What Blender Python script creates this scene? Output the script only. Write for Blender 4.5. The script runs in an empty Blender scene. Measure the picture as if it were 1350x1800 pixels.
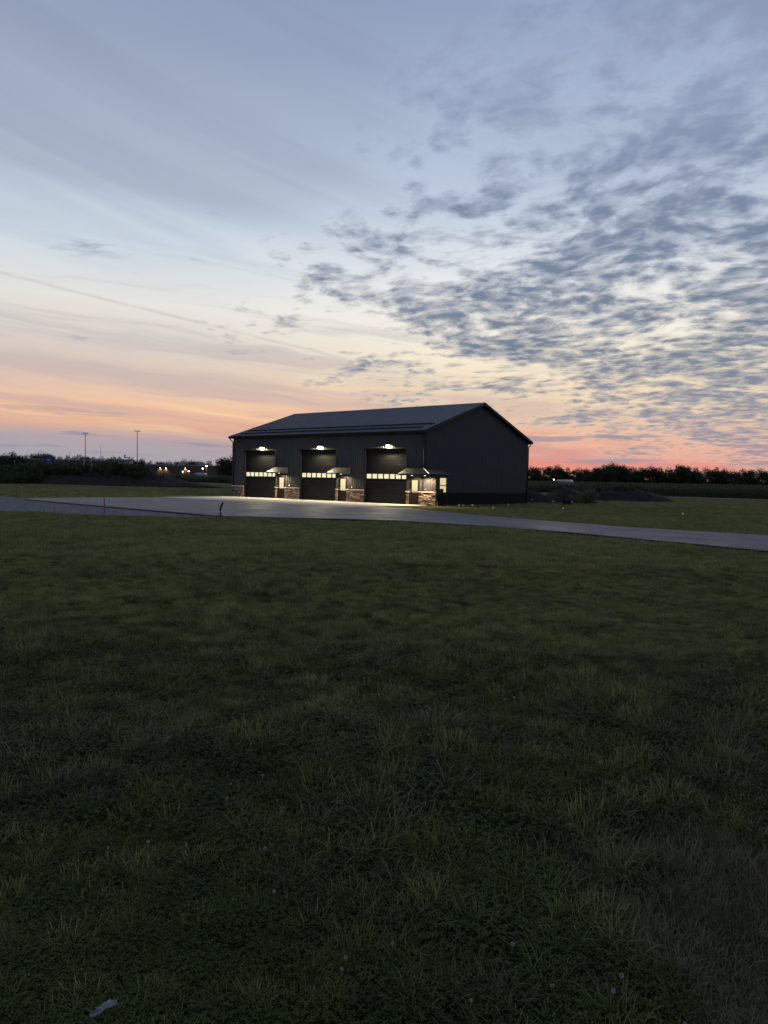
import bpy, bmesh, math, random
import numpy as np
from mathutils import Matrix, Vector, noise as mnoise
R = math.radians
sc = bpy.context.scene
col = sc.collection
random.seed(7)

# ------------------------------------------------------------------ camera
F_PX, PITCH, ROLL, CAM_H = 1290.62, 2.398, 1.249, 1.748
cam = bpy.data.cameras.new('camera')
cam.sensor_fit = 'VERTICAL'; cam.sensor_height = 24.0; cam.lens = 24.0*F_PX/1800.0
cam.clip_start = 0.05; cam.clip_end = 6000
cam_ob = bpy.data.objects.new('camera', cam); col.objects.link(cam_ob)
cam_ob.matrix_world = Matrix.Translation((0, 0, CAM_H)) @ Matrix.Rotation(R(90-PITCH), 4, 'X') @ Matrix.Rotation(R(ROLL), 4, 'Z')
sc.camera = cam_ob

# ------------------------------------------------------------------ view
sc.view_settings.view_transform = 'Standard'; sc.view_settings.look = 'None'
sc.view_settings.exposure = 0.0; sc.view_settings.gamma = 1.0
sc.view_settings.use_curve_mapping = False
sc.render.engine = 'CYCLES'
sc.cycles.max_bounces = 6; sc.cycles.diffuse_bounces = 3; sc.cycles.glossy_bounces = 3
sc.cycles.transmission_bounces = 4; sc.cycles.transparent_max_bounces = 8
sc.cycles.use_denoising = True; sc.cycles.denoising_prefilter = 'NONE'
sc.cycles.sample_clamp_indirect = 4.0

# ------------------------------------------------------------------ world: dusk sky
def lin(c):
    o = []
    for v in c[:3]:
        v = v/255.0
        o.append(v/12.92 if v <= .04045 else ((v+.055)/1.055)**2.4)
    return (*o, 1.0)

class G:
    """small arithmetic helper around a node tree"""
    def __init__(s, nt): s.nt = nt
    def put(s, sock, v):
        if isinstance(v, bpy.types.NodeSocket): s.nt.links.new(v, sock)
        else: sock.default_value = v
    def m(s, op, a, b=0.0, c=None, clamp=False):
        n = s.nt.nodes.new('ShaderNodeMath'); n.operation = op; n.use_clamp = clamp
        s.put(n.inputs[0], a); s.put(n.inputs[1], b)
        if c is not None: s.put(n.inputs[2], c)
        return n.outputs[0]
    def add(s, a, b): return s.m('ADD', a, b)
    def sub(s, a, b): return s.m('SUBTRACT', a, b)
    def mul(s, a, b): return s.m('MULTIPLY', a, b)
    def div(s, a, b): return s.m('DIVIDE', a, b)
    def ss(s, x, a, b, lo=0.0, hi=1.0):
        n = s.nt.nodes.new('ShaderNodeMapRange'); n.interpolation_type = 'SMOOTHSTEP'
        s.put(n.inputs[0], x); s.put(n.inputs[1], a); s.put(n.inputs[2], b); s.put(n.inputs[3], lo); s.put(n.inputs[4], hi)
        return n.outputs[0]
    def lr(s, x, a, b, lo=0.0, hi=1.0):
        n = s.nt.nodes.new('ShaderNodeMapRange'); n.clamp = True
        s.put(n.inputs[0], x); s.put(n.inputs[1], a); s.put(n.inputs[2], b); s.put(n.inputs[3], lo); s.put(n.inputs[4], hi)
        return n.outputs[0]
    def xyz(s, x, y, z=0.0):
        n = s.nt.nodes.new('ShaderNodeCombineXYZ')
        for i, v in enumerate((x, y, z)): s.put(n.inputs[i], v)
        return n.outputs[0]
    def sep(s, v):
        n = s.nt.nodes.new('ShaderNodeSeparateXYZ'); s.put(n.inputs[0], v); return n.outputs
    def noise(s, vec, scale, detail=4.0, rough=.55, dist=0.0, lac=2.0):
        n = s.nt.nodes.new('ShaderNodeTexNoise'); s.put(n.inputs['Vector'], vec)
        n.inputs['Scale'].default_value = scale; n.inputs['Detail'].default_value = detail
        n.inputs['Roughness'].default_value = rough; n.inputs['Distortion'].default_value = dist
        n.inputs['Lacunarity'].default_value = lac
        return n.outputs[0], n.outputs[1]
    def ramp(s, x, stops, interp='EASE'):
        n = s.nt.nodes.new('ShaderNodeValToRGB'); n.color_ramp.interpolation = interp
        e = n.color_ramp.elements
        while len(e) > 1: e.remove(e[-1])
        e[0].position, e[0].color = stops[0][0], stops[0][1]
        for p, c in stops[1:]:
            k = e.new(p); k.color = c
        s.put(n.inputs[0], x); return n.outputs[0]
    def mix(s, f, a, b, mode='MIX'):
        n = s.nt.nodes.new('ShaderNodeMix'); n.data_type = 'RGBA'; n.blend_type = mode
        s.put(n.inputs[0], f); s.put(n.inputs[6], a); s.put(n.inputs[7], b); return n.outputs[2]

SUN_AZ, SUN_EL = 12.0, 1.0          # glow to the right of the barn, sun at the horizon
world = bpy.data.worlds.new('World'); sc.world = world; world.use_nodes = True
nt = world.node_tree; nt.nodes.clear(); g = G(nt)
tc = nt.nodes.new('ShaderNodeTexCoord')
d = tc.outputs['Generated']
X, Y, Z = g.sep(d)
el = g.mul(g.m('ARCSINE', Z), 57.29578)
az = g.mul(g.m('ARCTAN2', X, Y), 57.29578)
t = g.m('DIVIDE', el, 40.0, clamp=True)
def stops(lst): return [(e/40.0, lin(c)) for e, c in lst]
# clear dusk air at three bearings: left of the barn, towards the glow, and behind the viewer
left = g.ramp(t, stops([(0, (156,160,172)), (1.4, (164,166,177)), (2.6, (174,168,174)), (3.6, (226,178,156)), (4.8, (246,196,158)), (6.0, (236,200,174)), (7.5, (216,196,186)), (10.0, (224,214,206)), (12.5, (234,230,224)), (15.5, (214,225,233)), (19, (196,210,224)), (23, (181,194,212)), (29, (152,166,193)), (40, (132,147,180))]), 'LINEAR')
sunw = g.ramp(t, stops([(0, (242,140,116)), (1.4, (238,146,128)), (2.8, (232,156,142)), (3.8, (236,170,150)), (5.2, (240,204,174)), (7.0, (246,220,184)), (9.5, (253,241,216)), (12, (251,246,238)), (15, (238,241,242)), (19, (200,213,228)), (24, (176,192,215)), (29, (154,169,199)), (40, (132,148,186))]), 'LINEAR')
back = g.ramp(t, stops([(0, (138,142,162)), (4, (150,154,174)), (10, (164,172,194)), (18, (160,171,198)), (40, (128,144,180))]), 'LINEAR')
fa = g.ss(az, -24.0, 14.0)
dz = g.m('ABSOLUTE', g.sub(az, SUN_AZ))
dz = g.m('MINIMUM', dz, g.sub(360.0, dz))
base = g.mix(fa, left, sunw)
base = g.mix(g.ss(dz, 34.0, 80.0), base, back)
# coordinates on a flat cloud deck seen from below
zc = g.add(g.m('MAXIMUM', Z, 0.0), 0.11)
px = g.div(X, zc); py = g.div(Y, zc)
deck = g.xyz(px, py, 0.0)
# --- long thin veil, streaks running to the horizon
sv = g.xyz(g.add(g.mul(az, .030), g.mul(el, .05)), g.add(g.mul(el, .62), g.mul(az, .045)), 3.3)
wv, _ = g.noise(g.xyz(g.mul(az, .05), g.mul(el, .16), 8.0), 1.0, 3.0)
sv2 = g.xyz(g.add(g.mul(az, .030), g.mul(el, .05)), g.add(g.add(g.mul(el, .62), g.mul(az, .045)), g.mul(wv, 2.2)), 3.3)
st, _ = g.noise(sv2, 1.0, 4.5, .62)
stf = g.mul(g.ss(st, .44, .62), g.mul(g.ss(el, 20.0, 9.0), g.ss(el, .2, 1.5, .55, 1.0)))
veil_c = g.ramp(t, stops([(0, (166,164,176)), (2.5, (180,166,172)), (4.5, (214,176,166)), (7.5, (206,188,182)), (12, (205,202,204)), (20, (172,186,206))]), 'LINEAR')
c1 = g.mix(g.mul(stf, .8), base, veil_c)
# bright gaps between the streaks low in the sky
stb = g.mul(g.ss(st, .44, .30), g.mul(g.ss(el, 11.0, 6.0), g.ss(el, 2.2, 3.6)))
c1 = g.mix(g.mul(stb, .45), c1, lin((255, 224, 178)))
# fine horizontal striae just above the horizon
fs, _ = g.noise(g.xyz(g.add(g.mul(az, .05), 4.0), g.add(g.mul(el, 2.3), g.mul(az, .09)), 1.0), 1.0, 3.5, .6)
fsf = g.mul(g.ss(fs, .5, .66), g.mul(g.ss(el, 9.0, 4.0), .45))
c1 = g.mix(fsf, c1, veil_c)
# --- upper grey sheet with a soft lower edge sloping to the right
hv, _ = g.noise(g.xyz(g.mul(az, .03), g.mul(el, .07), 5.0), 1.0, 2.0, .5)
edge = g.add(g.add(el, g.mul(az, .15)), g.mul(g.sub(hv, .5), 9.0))
sh = g.mul(g.ss(edge, 16.2, 18.8), g.ss(edge, 32.0, 20.0))
sh = g.mul(sh, g.ss(az, 6.0, -14.0))
c1 = g.mix(g.mul(sh, .42), c1, lin((156, 167, 189)))
hv2, _ = g.noise(g.xyz(g.add(g.mul(az, .022), g.mul(el, .03)), g.add(g.mul(el, .26), g.mul(az, .075)), 9.0), 1.0, 3.0, .52, .5)
c1 = g.mix(g.mul(g.ss(hv2, .40, .66), g.ss(el, 12.0, 22.0, 0.0, .34)), c1, lin((142, 154, 180)))
# --- contrail: a great circle through two bearings
def direc(a, e): return Vector((math.sin(R(a))*math.cos(R(e)), math.cos(R(a))*math.cos(R(e)), math.sin(R(e))))
n_ct = direc(-27.6, 13.4).cross(direc(3.5, 7.8)).normalized()
vm = nt.nodes.new('ShaderNodeVectorMath'); vm.operation = 'DOT_PRODUCT'
nt.links.new(d, vm.inputs[0]); vm.inputs[1].default_value = n_ct
cw, _ = g.noise(g.xyz(g.mul(az, .12), 0.0, 2.0), 1.0, 4.0, .6)
ctd = g.m('ABSOLUTE', g.add(vm.outputs['Value'], g.mul(g.sub(cw, .5), .006)))
cn, _ = g.noise(g.xyz(g.mul(az, .5), g.mul(el, .5), 1.0), 1.0, 4.0, .6)
ctf = g.mul(g.ss(ctd, .0032, .0004), g.mul(g.ss(az, 13.0, 2.0), g.ss(cn, .2, .6, .14, .42)))
c1 = g.mix(g.mul(ctf, g.ss(el, 0, 2)), c1, lin((196, 190, 192)))
# --- altocumulus field on the right
azb = g.ramp(t, [(e/40.0, ((v+40)/80.0,)*3+(1.0,)) for e, v in [(0, 34), (1.6, 24), (2.6, 16), (4.0, 11), (5.5, 7), (7.0, 3), (9, -1), (11.8, -4), (15.5, -9), (18, -4), (21, -1), (24, 0), (28, 0), (34, 6), (40, 18)]], 'LINEAR')
azb = g.sub(g.mul(azb, 80.0), 40.0)
wr, wc = g.noise(deck, 1.7, 2.0, .5)
msk = g.add(g.sub(az, azb), g.mul(g.sub(wr, .5), 46.0))
M = g.mul(g.ss(msk, -15.0, 22.0), g.ss(az, 175.0, 110.0))
vadd = nt.nodes.new('ShaderNodeVectorMath'); vadd.operation = 'MULTIPLY_ADD'
nt.links.new(wc, vadd.inputs[0]); vadd.inputs[1].default_value = (.22, .22, 0); nt.links.new(deck, vadd.inputs[2])
dw = vadd.outputs[0]
dx, dy, _z = g.sep(dw)
rot = g.xyz(g.add(g.mul(dx, .95), g.mul(dy, -.16)), g.add(g.mul(dy, .92), g.mul(dx, .30)), 0.0)
na, _ = g.noise(rot, 2.3, 5.0, .60)
vo = nt.nodes.new('ShaderNodeTexVoronoi'); vo.feature = 'SMOOTH_F1'; vo.voronoi_dimensions = '2D'
wn, wnc = g.noise(rot, 9.0, 1.5, .5)
vad2 = nt.nodes.new('ShaderNodeVectorMath'); vad2.operation = 'MULTIPLY_ADD'
nt.links.new(wnc, vad2.inputs[0]); vad2.inputs[1].default_value = (.10, .10, 0); nt.links.new(rot, vad2.inputs[2])
nt.links.new(vad2.outputs[0], vo.inputs['Vector']); vo.inputs['Scale'].default_value = 9.5; vo.inputs['Smoothness'].default_value = .35
puff = g.sub(.62, vo.outputs['Distance'])
nb, _ = g.noise(rot, 15.0, 3.0, .66)
nn = g.add(g.add(g.mul(na, .72), g.mul(puff, .20)), g.mul(g.sub(nb, .5), .36))
th = g.add(.66, g.mul(g.m('POWER', M, .6), -.352))
D = g.ss(g.sub(nn, th), -.11, .15)
lit_edge = g.mix(.72, c1, g.ramp(t, stops([(0, (255,190,160)), (6, (255,232,196)), (11, (253,244,226)), (16, (238,241,244)), (22, (196,209,231)), (32, (160,175,206))]), 'LINEAR'))
c2 = g.mix(g.mul(g.ss(M, .0, .6), g.ss(D, 0.0, .15, .45, .8)), c1, lit_edge)
core = g.ramp(t, stops([(0, (150,138,156)), (3, (150,144,160)), (6, (134,142,162)), (10, (110,126,150)), (15, (112,128,154)), (20, (120,135,164)), (25, (138,152,181)), (32, (132,146,178))]), 'LINEAR')
shade, _ = g.noise(rot, 13.0, 2.0, .55)
core = g.mix(g.ss(shade, .38, .70, 0.0, .42), core, lit_edge)
c3 = g.mix(g.mul(g.m('POWER', D, 1.15), g.ss(el, 22.0, 29.0, .96, .72)), c2, core)
# small stray scraps of cloud over the left half
ns, _ = g.noise(g.xyz(g.mul(dx, .55), dy, 4.6), 3.8, 5.0, .60)
sf = g.mul(g.ss(ns, .60, .72), g.mul(g.ss(el, 7.0, 11.0), g.ss(el, 23.0, 18.0)))
c3 = g.mix(g.mul(sf, .65), c3, lin((150, 158, 176)))
# low blue-grey bars near the horizon
bars, _ = g.noise(g.xyz(g.mul(az, .085), g.add(g.mul(el, 1.15), g.mul(az, .03)), 6.0), 1.0, 4.0, .5)
bf = g.mul(g.ss(bars, .55, .62), g.mul(g.ss(el, 5.5, 3.6), g.ss(el, 1.2, 2.0)))
c3 = g.mix(g.mul(bf, .75), c3, lin((154, 148, 164)))
# away from the glow the same deck hangs in plain blue-grey dusk air
c3 = g.mix(g.ss(dz, 42.0, 88.0), c3, g.mix(g.mul(D, .55), back, lin((112, 126, 152))))
# below the horizon
c3 = g.mix(g.ss(Z, .0, -.004), c3, lin((60, 62, 58)))
sky = nt.nodes.new('ShaderNodeTexSky'); sky.sky_type = 'NISHITA'; sky.sun_disc = False
sky.sun_elevation = R(SUN_EL); sky.sun_rotation = R(SUN_AZ); sky.air_density = 1.0; sky.dust_density = 1.0
bg1 = nt.nodes.new('ShaderNodeBackground'); bg1.inputs[1].default_value = .97; nt.links.new(c3, bg1.inputs[0])
bg2 = nt.nodes.new('ShaderNodeBackground'); bg2.inputs[1].default_value = .0006; nt.links.new(sky.outputs[0], bg2.inputs[0])
ads = nt.nodes.new('ShaderNodeAddShader'); nt.links.new(bg1.outputs[0], ads.inputs[0]); nt.links.new(bg2.outputs[0], ads.inputs[1])
out = nt.nodes.new('ShaderNodeOutputWorld'); nt.links.new(ads.outputs[0], out.inputs[0])

# the last of the sun, at the horizon behind the barn
sun = bpy.data.lights.new('sun', 'SUN'); sun.energy = .05; sun.angle = R(10); sun.color = (1.0, .72, .55)
sun_ob = bpy.data.objects.new('sun', sun); col.objects.link(sun_ob)
sd = Vector((math.sin(R(SUN_AZ))*math.cos(R(SUN_EL)), math.cos(R(SUN_AZ))*math.cos(R(SUN_EL)), math.sin(R(SUN_EL))))
sun_ob.rotation_euler = sd.to_track_quat('Z', 'Y').to_euler()
sun_ob.location = (40, 160, 30)
#--SKYEND--
world.cycles.sampling_method = 'MANUAL'; world.cycles.sample_map_resolution = 512

# ------------------------------------------------------------------ helpers
def tag(o, label=None, cat=None, group=None, kind=None):
    if label: o['label'] = label
    if cat: o['category'] = cat
    if group: o['group'] = group
    if kind: o['kind'] = kind
    return o

class MB:
    """collects faces for one mesh"""
    def __init__(s): s.v = []; s.f = []; s.c = []
    def face(s, pts, c=None):
        n = len(s.v); s.v += [tuple(p) for p in pts]; s.f.append(tuple(range(n, n+len(pts)))); s.c.append(c); return s
    def box(s, x0, x1, y0, y1, z0, z1, c=None):
        x0, x1 = min(x0, x1), max(x0, x1); y0, y1 = min(y0, y1), max(y0, y1); z0, z1 = min(z0, z1), max(z0, z1)
        n = len(s.v)
        s.v += [(x0,y0,z0),(x1,y0,z0),(x1,y1,z0),(x0,y1,z0),(x0,y0,z1),(x1,y0,z1),(x1,y1,z1),(x0,y1,z1)]
        for q in ((0,3,2,1),(4,5,6,7),(0,1,5,4),(1,2,6,5),(2,3,7,6),(3,0,4,7)):
            s.f.append(tuple(n+i for i in q)); s.c.append(c)
        return s
    def bbox(s, x0, x1, y0, y1, z0, z1, b=.006, c=None):
        """box with chamfered edges on the -y face"""
        n = len(s.v)
        s.v += [(x0,y1,z0),(x1,y1,z0),(x1,y1,z1),(x0,y1,z1),
                (x0,y0+b,z0),(x1,y0+b,z0),(x1,y0+b,z1),(x0,y0+b,z1),
                (x0+b,y0,z0+b),(x1-b,y0,z0+b),(x1-b,y0,z1-b),(x0+b,y0,z1-b)]
        for q in ((3,2,1,0),(0,1,5,4),(1,2,6,5),(2,3,7,6),(3,0,4,7),(4,5,9,8),(5,6,10,9),(6,7,11,10),(7,4,8,11),(8,9,10,11)):
            s.f.append(tuple(n+i for i in q)); s.c.append(c)
        return s
    def prism(s, poly, z0, z1, c=None):
        n = len(s.v); k = len(poly)
        s.v += [(p[0], p[1], z0) for p in poly] + [(p[0], p[1], z1) for p in poly]
        s.f.append(tuple(n+i for i in reversed(range(k)))); s.c.append(c)
        s.f.append(tuple(n+k+i for i in range(k))); s.c.append(c)
        for i in range(k):
            j = (i+1) % k; s.f.append((n+i, n+j, n+k+j, n+k+i)); s.c.append(c)
        return s
    def tube(s, pts, rad, seg=8, cap=True, c=None):
        pts = [Vector(p) for p in pts]
        if not isinstance(rad, (list, tuple)): rad = [rad]*len(pts)
        n0 = len(s.v); up = Vector((0, 0, 1))
        for i, p in enumerate(pts):
            a = pts[max(i-1, 0)]; b = pts[min(i+1, len(pts)-1)]
            dr = (b-a).normalized()
            u = dr.cross(up)
            if u.length < .01: u = dr.cross(Vector((1, 0, 0)))
            u.normalize(); w = u.cross(dr).normalized()
            for k in range(seg):
                t_ = 2*math.pi*k/seg
                s.v.append(tuple(p+(u*math.cos(t_)+w*math.sin(t_))*rad[i]))
        for i in range(len(pts)-1):
            for k in range(seg):
                k2 = (k+1) % seg
                s.f.append((n0+i*seg+k, n0+i*seg+k2, n0+(i+1)*seg+k2, n0+(i+1)*seg+k)); s.c.append(c)
        if cap:
            s.f.append(tuple(n0+k for k in reversed(range(seg)))); s.c.append(c)
            e = n0+(len(pts)-1)*seg
            s.f.append(tuple(e+k for k in range(seg))); s.c.append(c)
        return s
    def mesh(s, name, mat, smooth=False):
        me = bpy.data.meshes.new(name); me.from_pydata(s.v, [], s.f)
        bm = bmesh.new(); bm.from_mesh(me); bmesh.ops.recalc_face_normals(bm, faces=bm.faces[:]); bm.to_mesh(me); bm.free()
        if any(x is not None for x in s.c):
            at = me.attributes.new('tone', 'FLOAT', 'FACE')
            at.data.foreach_set('value', [0.5 if x is None else x for x in s.c])
        if smooth: me.polygons.foreach_set('use_smooth', [True]*len(me.polygons))
        if mat: me.materials.append(mat)
        return me
    def build(s, name, mat, parent=None, loc=None, smooth=False):
        o = bpy.data.objects.new(name, s.mesh(name, mat, smooth)); col.objects.link(o)
        if parent: o.parent = parent
        if loc: o.location = loc
        return o

def add(name, me, parent=None, loc=(0,0,0), rz=0, sc_=1.0):
    o = bpy.data.objects.new(name, me); col.objects.link(o); o.parent = parent
    o.location = loc; o.rotation_euler = (0, 0, rz); o.scale = (sc_,)*3 if not isinstance(sc_, tuple) else sc_
    return o
def empty(name, loc=(0,0,0), rz=0):
    o = bpy.data.objects.new(name, None); col.objects.link(o); o.location = loc; o.rotation_euler = (0,0,rz); o.empty_display_size = .5
    return o
def copy_tree(o, parent=None):
    c = o.copy(); col.objects.link(c); c.parent = parent
    for ch in list(o.children): copy_tree(ch, c)
    return c

def mat(name, color, rough=.6, spec=.4, metal=0.0, vary=.0, vscale=4.0, bump=0.0, bscale=20.0, color2=None, tone=False, coords='world', detail=5.0):
    m = bpy.data.materials.new(name); m.use_nodes = True
    t_ = m.node_tree; b = t_.nodes['Principled BSDF']; q = G(t_)
    b.inputs['Roughness'].default_value = rough; b.inputs['Specular IOR Level'].default_value = spec; b.inputs['Metallic'].default_value = metal
    c = (*color, 1.0)
    if coords == 'world': vec = t_.nodes.new('ShaderNodeNewGeometry').outputs['Position']
    else: vec = t_.nodes.new('ShaderNodeTexCoord').outputs['Object']
    if color2 is not None or vary > 0:
        n_, _ = q.noise(vec, vscale, detail, .6)
        c2 = (*color2, 1.0) if color2 is not None else (*[x*(1-vary) for x in color], 1.0)
        c = q.mix(q.ss(n_, .36, .66), c, c2)
    if tone:
        a = t_.nodes.new('ShaderNodeAttribute'); a.attribute_name = 'tone'
        c = q.mix(a.outputs['Fac'], c, (*tone, 1.0))
    q.put(b.inputs['Base Color'], c)
    if bump > 0:
        n2, _ = q.noise(vec, bscale, 6.0, .65)
        bp = t_.nodes.new('ShaderNodeBump'); bp.inputs['Strength'].default_value = bump; bp.inputs['Distance'].default_value = .02
        t_.links.new(n2, bp.inputs['Height']); t_.links.new(bp.outputs[0], b.inputs['Normal'])
    return m
def emis(name, color, strength):
    m = bpy.data.materials.new(name); m.use_nodes = True; b = m.node_tree.nodes['Principled BSDF']
    b.inputs['Base Color'].default_value = (.03, .03, .03, 1); b.inputs['Roughness'].default_value = .15
    b.inputs['Emission Color'].default_value = (*color, 1); b.inputs['Emission Strength'].default_value = strength
    return m

M_ = {}
M_['siding'] = mat('siding_steel', (.038, .041, .047), .5, .28, 0, .18, 1.3, .05, 60)
M_['wainscot'] = mat('wainscot_steel', (.008, .008, .010), .6, .12, 0, .2, 2)
M_['roof'] = mat('roof_steel', (.088, .091, .100), .34, .5, 0, .25, .8)
M_['trim'] = mat('black_trim', (.010, .010, .012), .5, .22, 0, .2, 3)
M_['door'] = mat('door_steel', (.006, .006, .007), .6, .15, 0, .25, 2.5)
M_['soffit'] = mat('soffit', (.10, .095, .085), .5, .4)
M_['canopy'] = mat('canopy_steel', (.075, .070, .062), .40, .45, 0, .2, 3)
M_['stone'] = mat('ledge_stone', (.075, .058, .045), .85, .25, 0, .35, 14, .5, 60, tone=(.30, .24, .185))
M_['cap'] = mat('cap_stone', (.42, .38, .31), .8, .3, 0, .25, 9, .3, 60)
M_['metal'] = mat('brushed_metal', (.55, .53, .5), .35, .5, .8)
M_['conc'] = mat('concrete', (.40, .385, .35), .8, .3, 0, .16, .9, .12, 40)
M_['lens'] = emis('lamp_lens', (1.0, .90, .62), 14.0)
M_['pane'] = emis('lit_pane', (1.0, .91, .60), .90)
M_['pane2'] = emis('lit_door_glass', (1.0, .84, .46), .74)
M_['soflamp'] = emis('soffit_lamp_glow', (1.0, .75, .45), 4.0)

# ------------------------------------------------------------------ site frame: u runs left along the barn's front, v runs into its depth
X0, Y0, YAW = 2.868, 54.64, 50.606
_a = R(YAW); DU = Vector((-math.sin(_a), math.cos(_a), 0)); DV = Vector((math.cos(_a), math.sin(_a), 0))
def W(u, v, z=0.0): return Vector((X0, Y0, 0)) + DU*u + DV*v + Vector((0, 0, z))
SITE_ROT = -R(90-YAW)
def toUV(x, y):
    qx, qy = x-X0, y-Y0
    return qx*DU.x+qy*DU.y, qx*DV.x+qy*DV.y
def bear(px, dist):
    """x at the given forward distance for a pixel column of the photograph near the horizon"""
    return (px-675.0)/F_PX*dist
HZ = lambda px: 845.9+(px-675)*.0218
def zat(px, py, dist): return CAM_H+(HZ(px)-py)/F_PX*dist
def inpoly(x, y, poly):
    x = np.asarray(x); y = np.asarray(y); r = np.zeros(x.shape, bool); n = len(poly); j = n-1
    for i in range(n):
        xi, yi = poly[i]; xj, yj = poly[j]
        r ^= ((yi > y) != (yj > y)) & (x < (xj-xi)*(y-yi)/((yj-yi) or 1e-9)+xi); j = i
    return r

ASPH = [(20.4,-8.65),(20.3,-13),(19.7,-19.6),(17.6,-21.2),(11,-21.9),(4.3,-22.5),(-6.0,-23.2),(-9.2,-20.7),(-12.1,-18.7),(-16,-18.5),(-20.5,-18.9),(-27.8,-21.3),(-36,-23.5),(-60,-29),(-60,-21),(-36,-15.4),(-26.1,-13.5),(-20.7,-13.3),(-15,-11.6),(-11.5,-10.2),(-8.8,-8.8),(-6,-7.4),(-4.2,-6.4),(-2.3,-5.9),(-.45,-5.7),(-.45,-8.65)]
APRON = [(-.4,0.06),(22.4,.06),(22.4,-.6),(20.9,-8.6),(-.4,-8.6)]
GRAV = [(17.5,-21.1),(19.8,-19.5),(26,-19.2),(45,-19.4),(60,-20),(60,-36),(30,-32.5),(12,-30.2),(3.2,-28.9),(-2.8,-27.2),(-4.4,-25.4),(-5.6,-23.9),(-5.9,-23.1),(4.3,-22.3),(11,-21.7)]
L_, D_ = 21.97, 15.83
def W2(p): w = W(*p); return (w.x, w.y)

def smooth_noise(x, y, s, seed=0.0):
    return mnoise.noise(Vector((x*s+seed, y*s-seed*1.7, seed*.31)))
def ground_z(x, y):
    r = math.hypot(x, y)
    a = .032*smooth_noise(x, y, .75, 3.1)+.03*smooth_noise(x, y, .22, 9.2)
    z = -.085+a
    if r > 60:
        z -= 0.0
    return min(z, -.035)

# ------------------------------------------------------------------ ground sheet
def axis(n, k, ext):
    t_ = np.linspace(-1, 1, n); return np.sinh(k*t_)/math.sinh(k)*ext
gx = axis(281, 8.2, 3500); gy = axis(281, 8.2, 3500)+6.0
gv = [(x, y, ground_z(x, y)) for y in gy for x in gx]
nx = len(gx)
gf = [(j*nx+i, j*nx+i+1, (j+1)*nx+i+1, (j+1)*nx+i) for j in range(len(gy)-1) for i in range(nx-1)]
gme = bpy.data.meshes.new('ground'); gme.from_pydata(gv, [], gf); gme.polygons.foreach_set('use_smooth', [True]*len(gf))
gm = bpy.data.materials.new('turf_soil'); gm.use_nodes = True
q = G(gm.node_tree); pos = gm.node_tree.nodes.new('ShaderNodeNewGeometry').outputs['Position']
bs = gm.node_tree.nodes['Principled BSDF']; bs.inputs['Roughness'].default_value = .9; bs.inputs['Specular IOR Level'].default_value = .15
n1, _ = q.noise(pos, .35, 5, .6); n2, _ = q.noise(pos, 2.6, 5, .65); n3, _ = q.noise(pos, 14.0, 5, .7)
cg = q.mix(q.ss(n1, .35, .65), (.060, .070, .020, 1), (.040, .052, .016, 1))
cg = q.mix(q.ss(n2, .45, .72, 0, .7), cg, (.075, .076, .026, 1))
cg = q.mix(q.ss(n3, .48, .70, 0, .7), cg, (.008, .010, .005, 1))
BARE = (1.62, 2.8, .58)     # worn bare patch in the lawn
gp = q.sep(pos)
bd = q.m('SQRT', q.add(q.m('POWER', q.sub(gp[0], BARE[0]), 2.0), q.m('POWER', q.mul(q.sub(gp[1], BARE[1]), .55), 2.0)))
nb_, _ = q.noise(pos, 3.0, 5, .65)
bare = q.ss(q.add(bd, q.mul(q.sub(nb_, .5), 1.1)), BARE[2]+.25, BARE[2]-.15)
cg = q.mix(q.mul(bare, .7), cg, q.mix(q.ss(n3, .35, .65), (.052, .042, .030, 1), (.026, .021, .015, 1)))
gm.node_tree.links.new(cg, bs.inputs['Base Color'])
bp = gm.node_tree.nodes.new('ShaderNodeBump'); bp.inputs['Strength'].default_value = .8; bp.inputs['Distance'].default_value = .04
gm.node_tree.links.new(n3, bp.inputs['Height']); gm.node_tree.links.new(bp.outputs[0], bs.inputs['Normal'])
gme.materials.append(gm)
gob = bpy.data.objects.new('ground', gme); col.objects.link(gob); tag(gob, 'wide flat lawn soil reaching to the horizon', kind='structure')

# ------------------------------------------------------------------ paving
am = bpy.data.materials.new('asphalt'); am.use_nodes = True
q = G(am.node_tree); pos = am.node_tree.nodes.new('ShaderNodeNewGeometry').outputs['Position']
bs = am.node_tree.nodes['Principled BSDF']; bs.inputs['Specular IOR Level'].default_value = .55
pp = q.sep(pos)
uu = q.add(q.mul(q.sub(pp[0], X0), DU.x), q.mul(q.sub(pp[1], Y0), DU.y)); vv = q.add(q.mul(q.sub(pp[0], X0), DV.x), q.mul(q.sub(pp[1], Y0), DV.y))
n1, _ = q.noise(q.xyz(q.mul(uu, .07), q.mul(vv, .9), 0), 1.0, 4, .6); n2, _ = q.noise(pos, 90.0, 2, .6); n3, _ = q.noise(pos, .5, 5, .6)
ca = q.mix(q.ss(n1, .40, .62), (.046, .044, .048, 1), (.033, .032, .036, 1))
ca = q.mix(q.ss(n3, .45, .7, 0, .5), ca, (.062, .060, .063, 1))
ca = q.mix(q.ss(n2, .5, .75, 0, .5), ca, (.12, .118, .118, 1))
am.node_tree.links.new(ca, bs.inputs['Base Color']); am.node_tree.links.new(q.ss(n3, .3, .7, .52, .7), bs.inputs['Roughness'])
bp = am.node_tree.nodes.new('ShaderNodeBump'); bp.inputs['Strength'].default_value = .35; bp.inputs['Distance'].default_value = .006
am.node_tree.links.new(n2, bp.inputs['Height']); am.node_tree.links.new(bp.outputs[0], bs.inputs['Normal'])
edge_m = mat('asphalt_edge', (.010, .010, .011), .9, .2)
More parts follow.
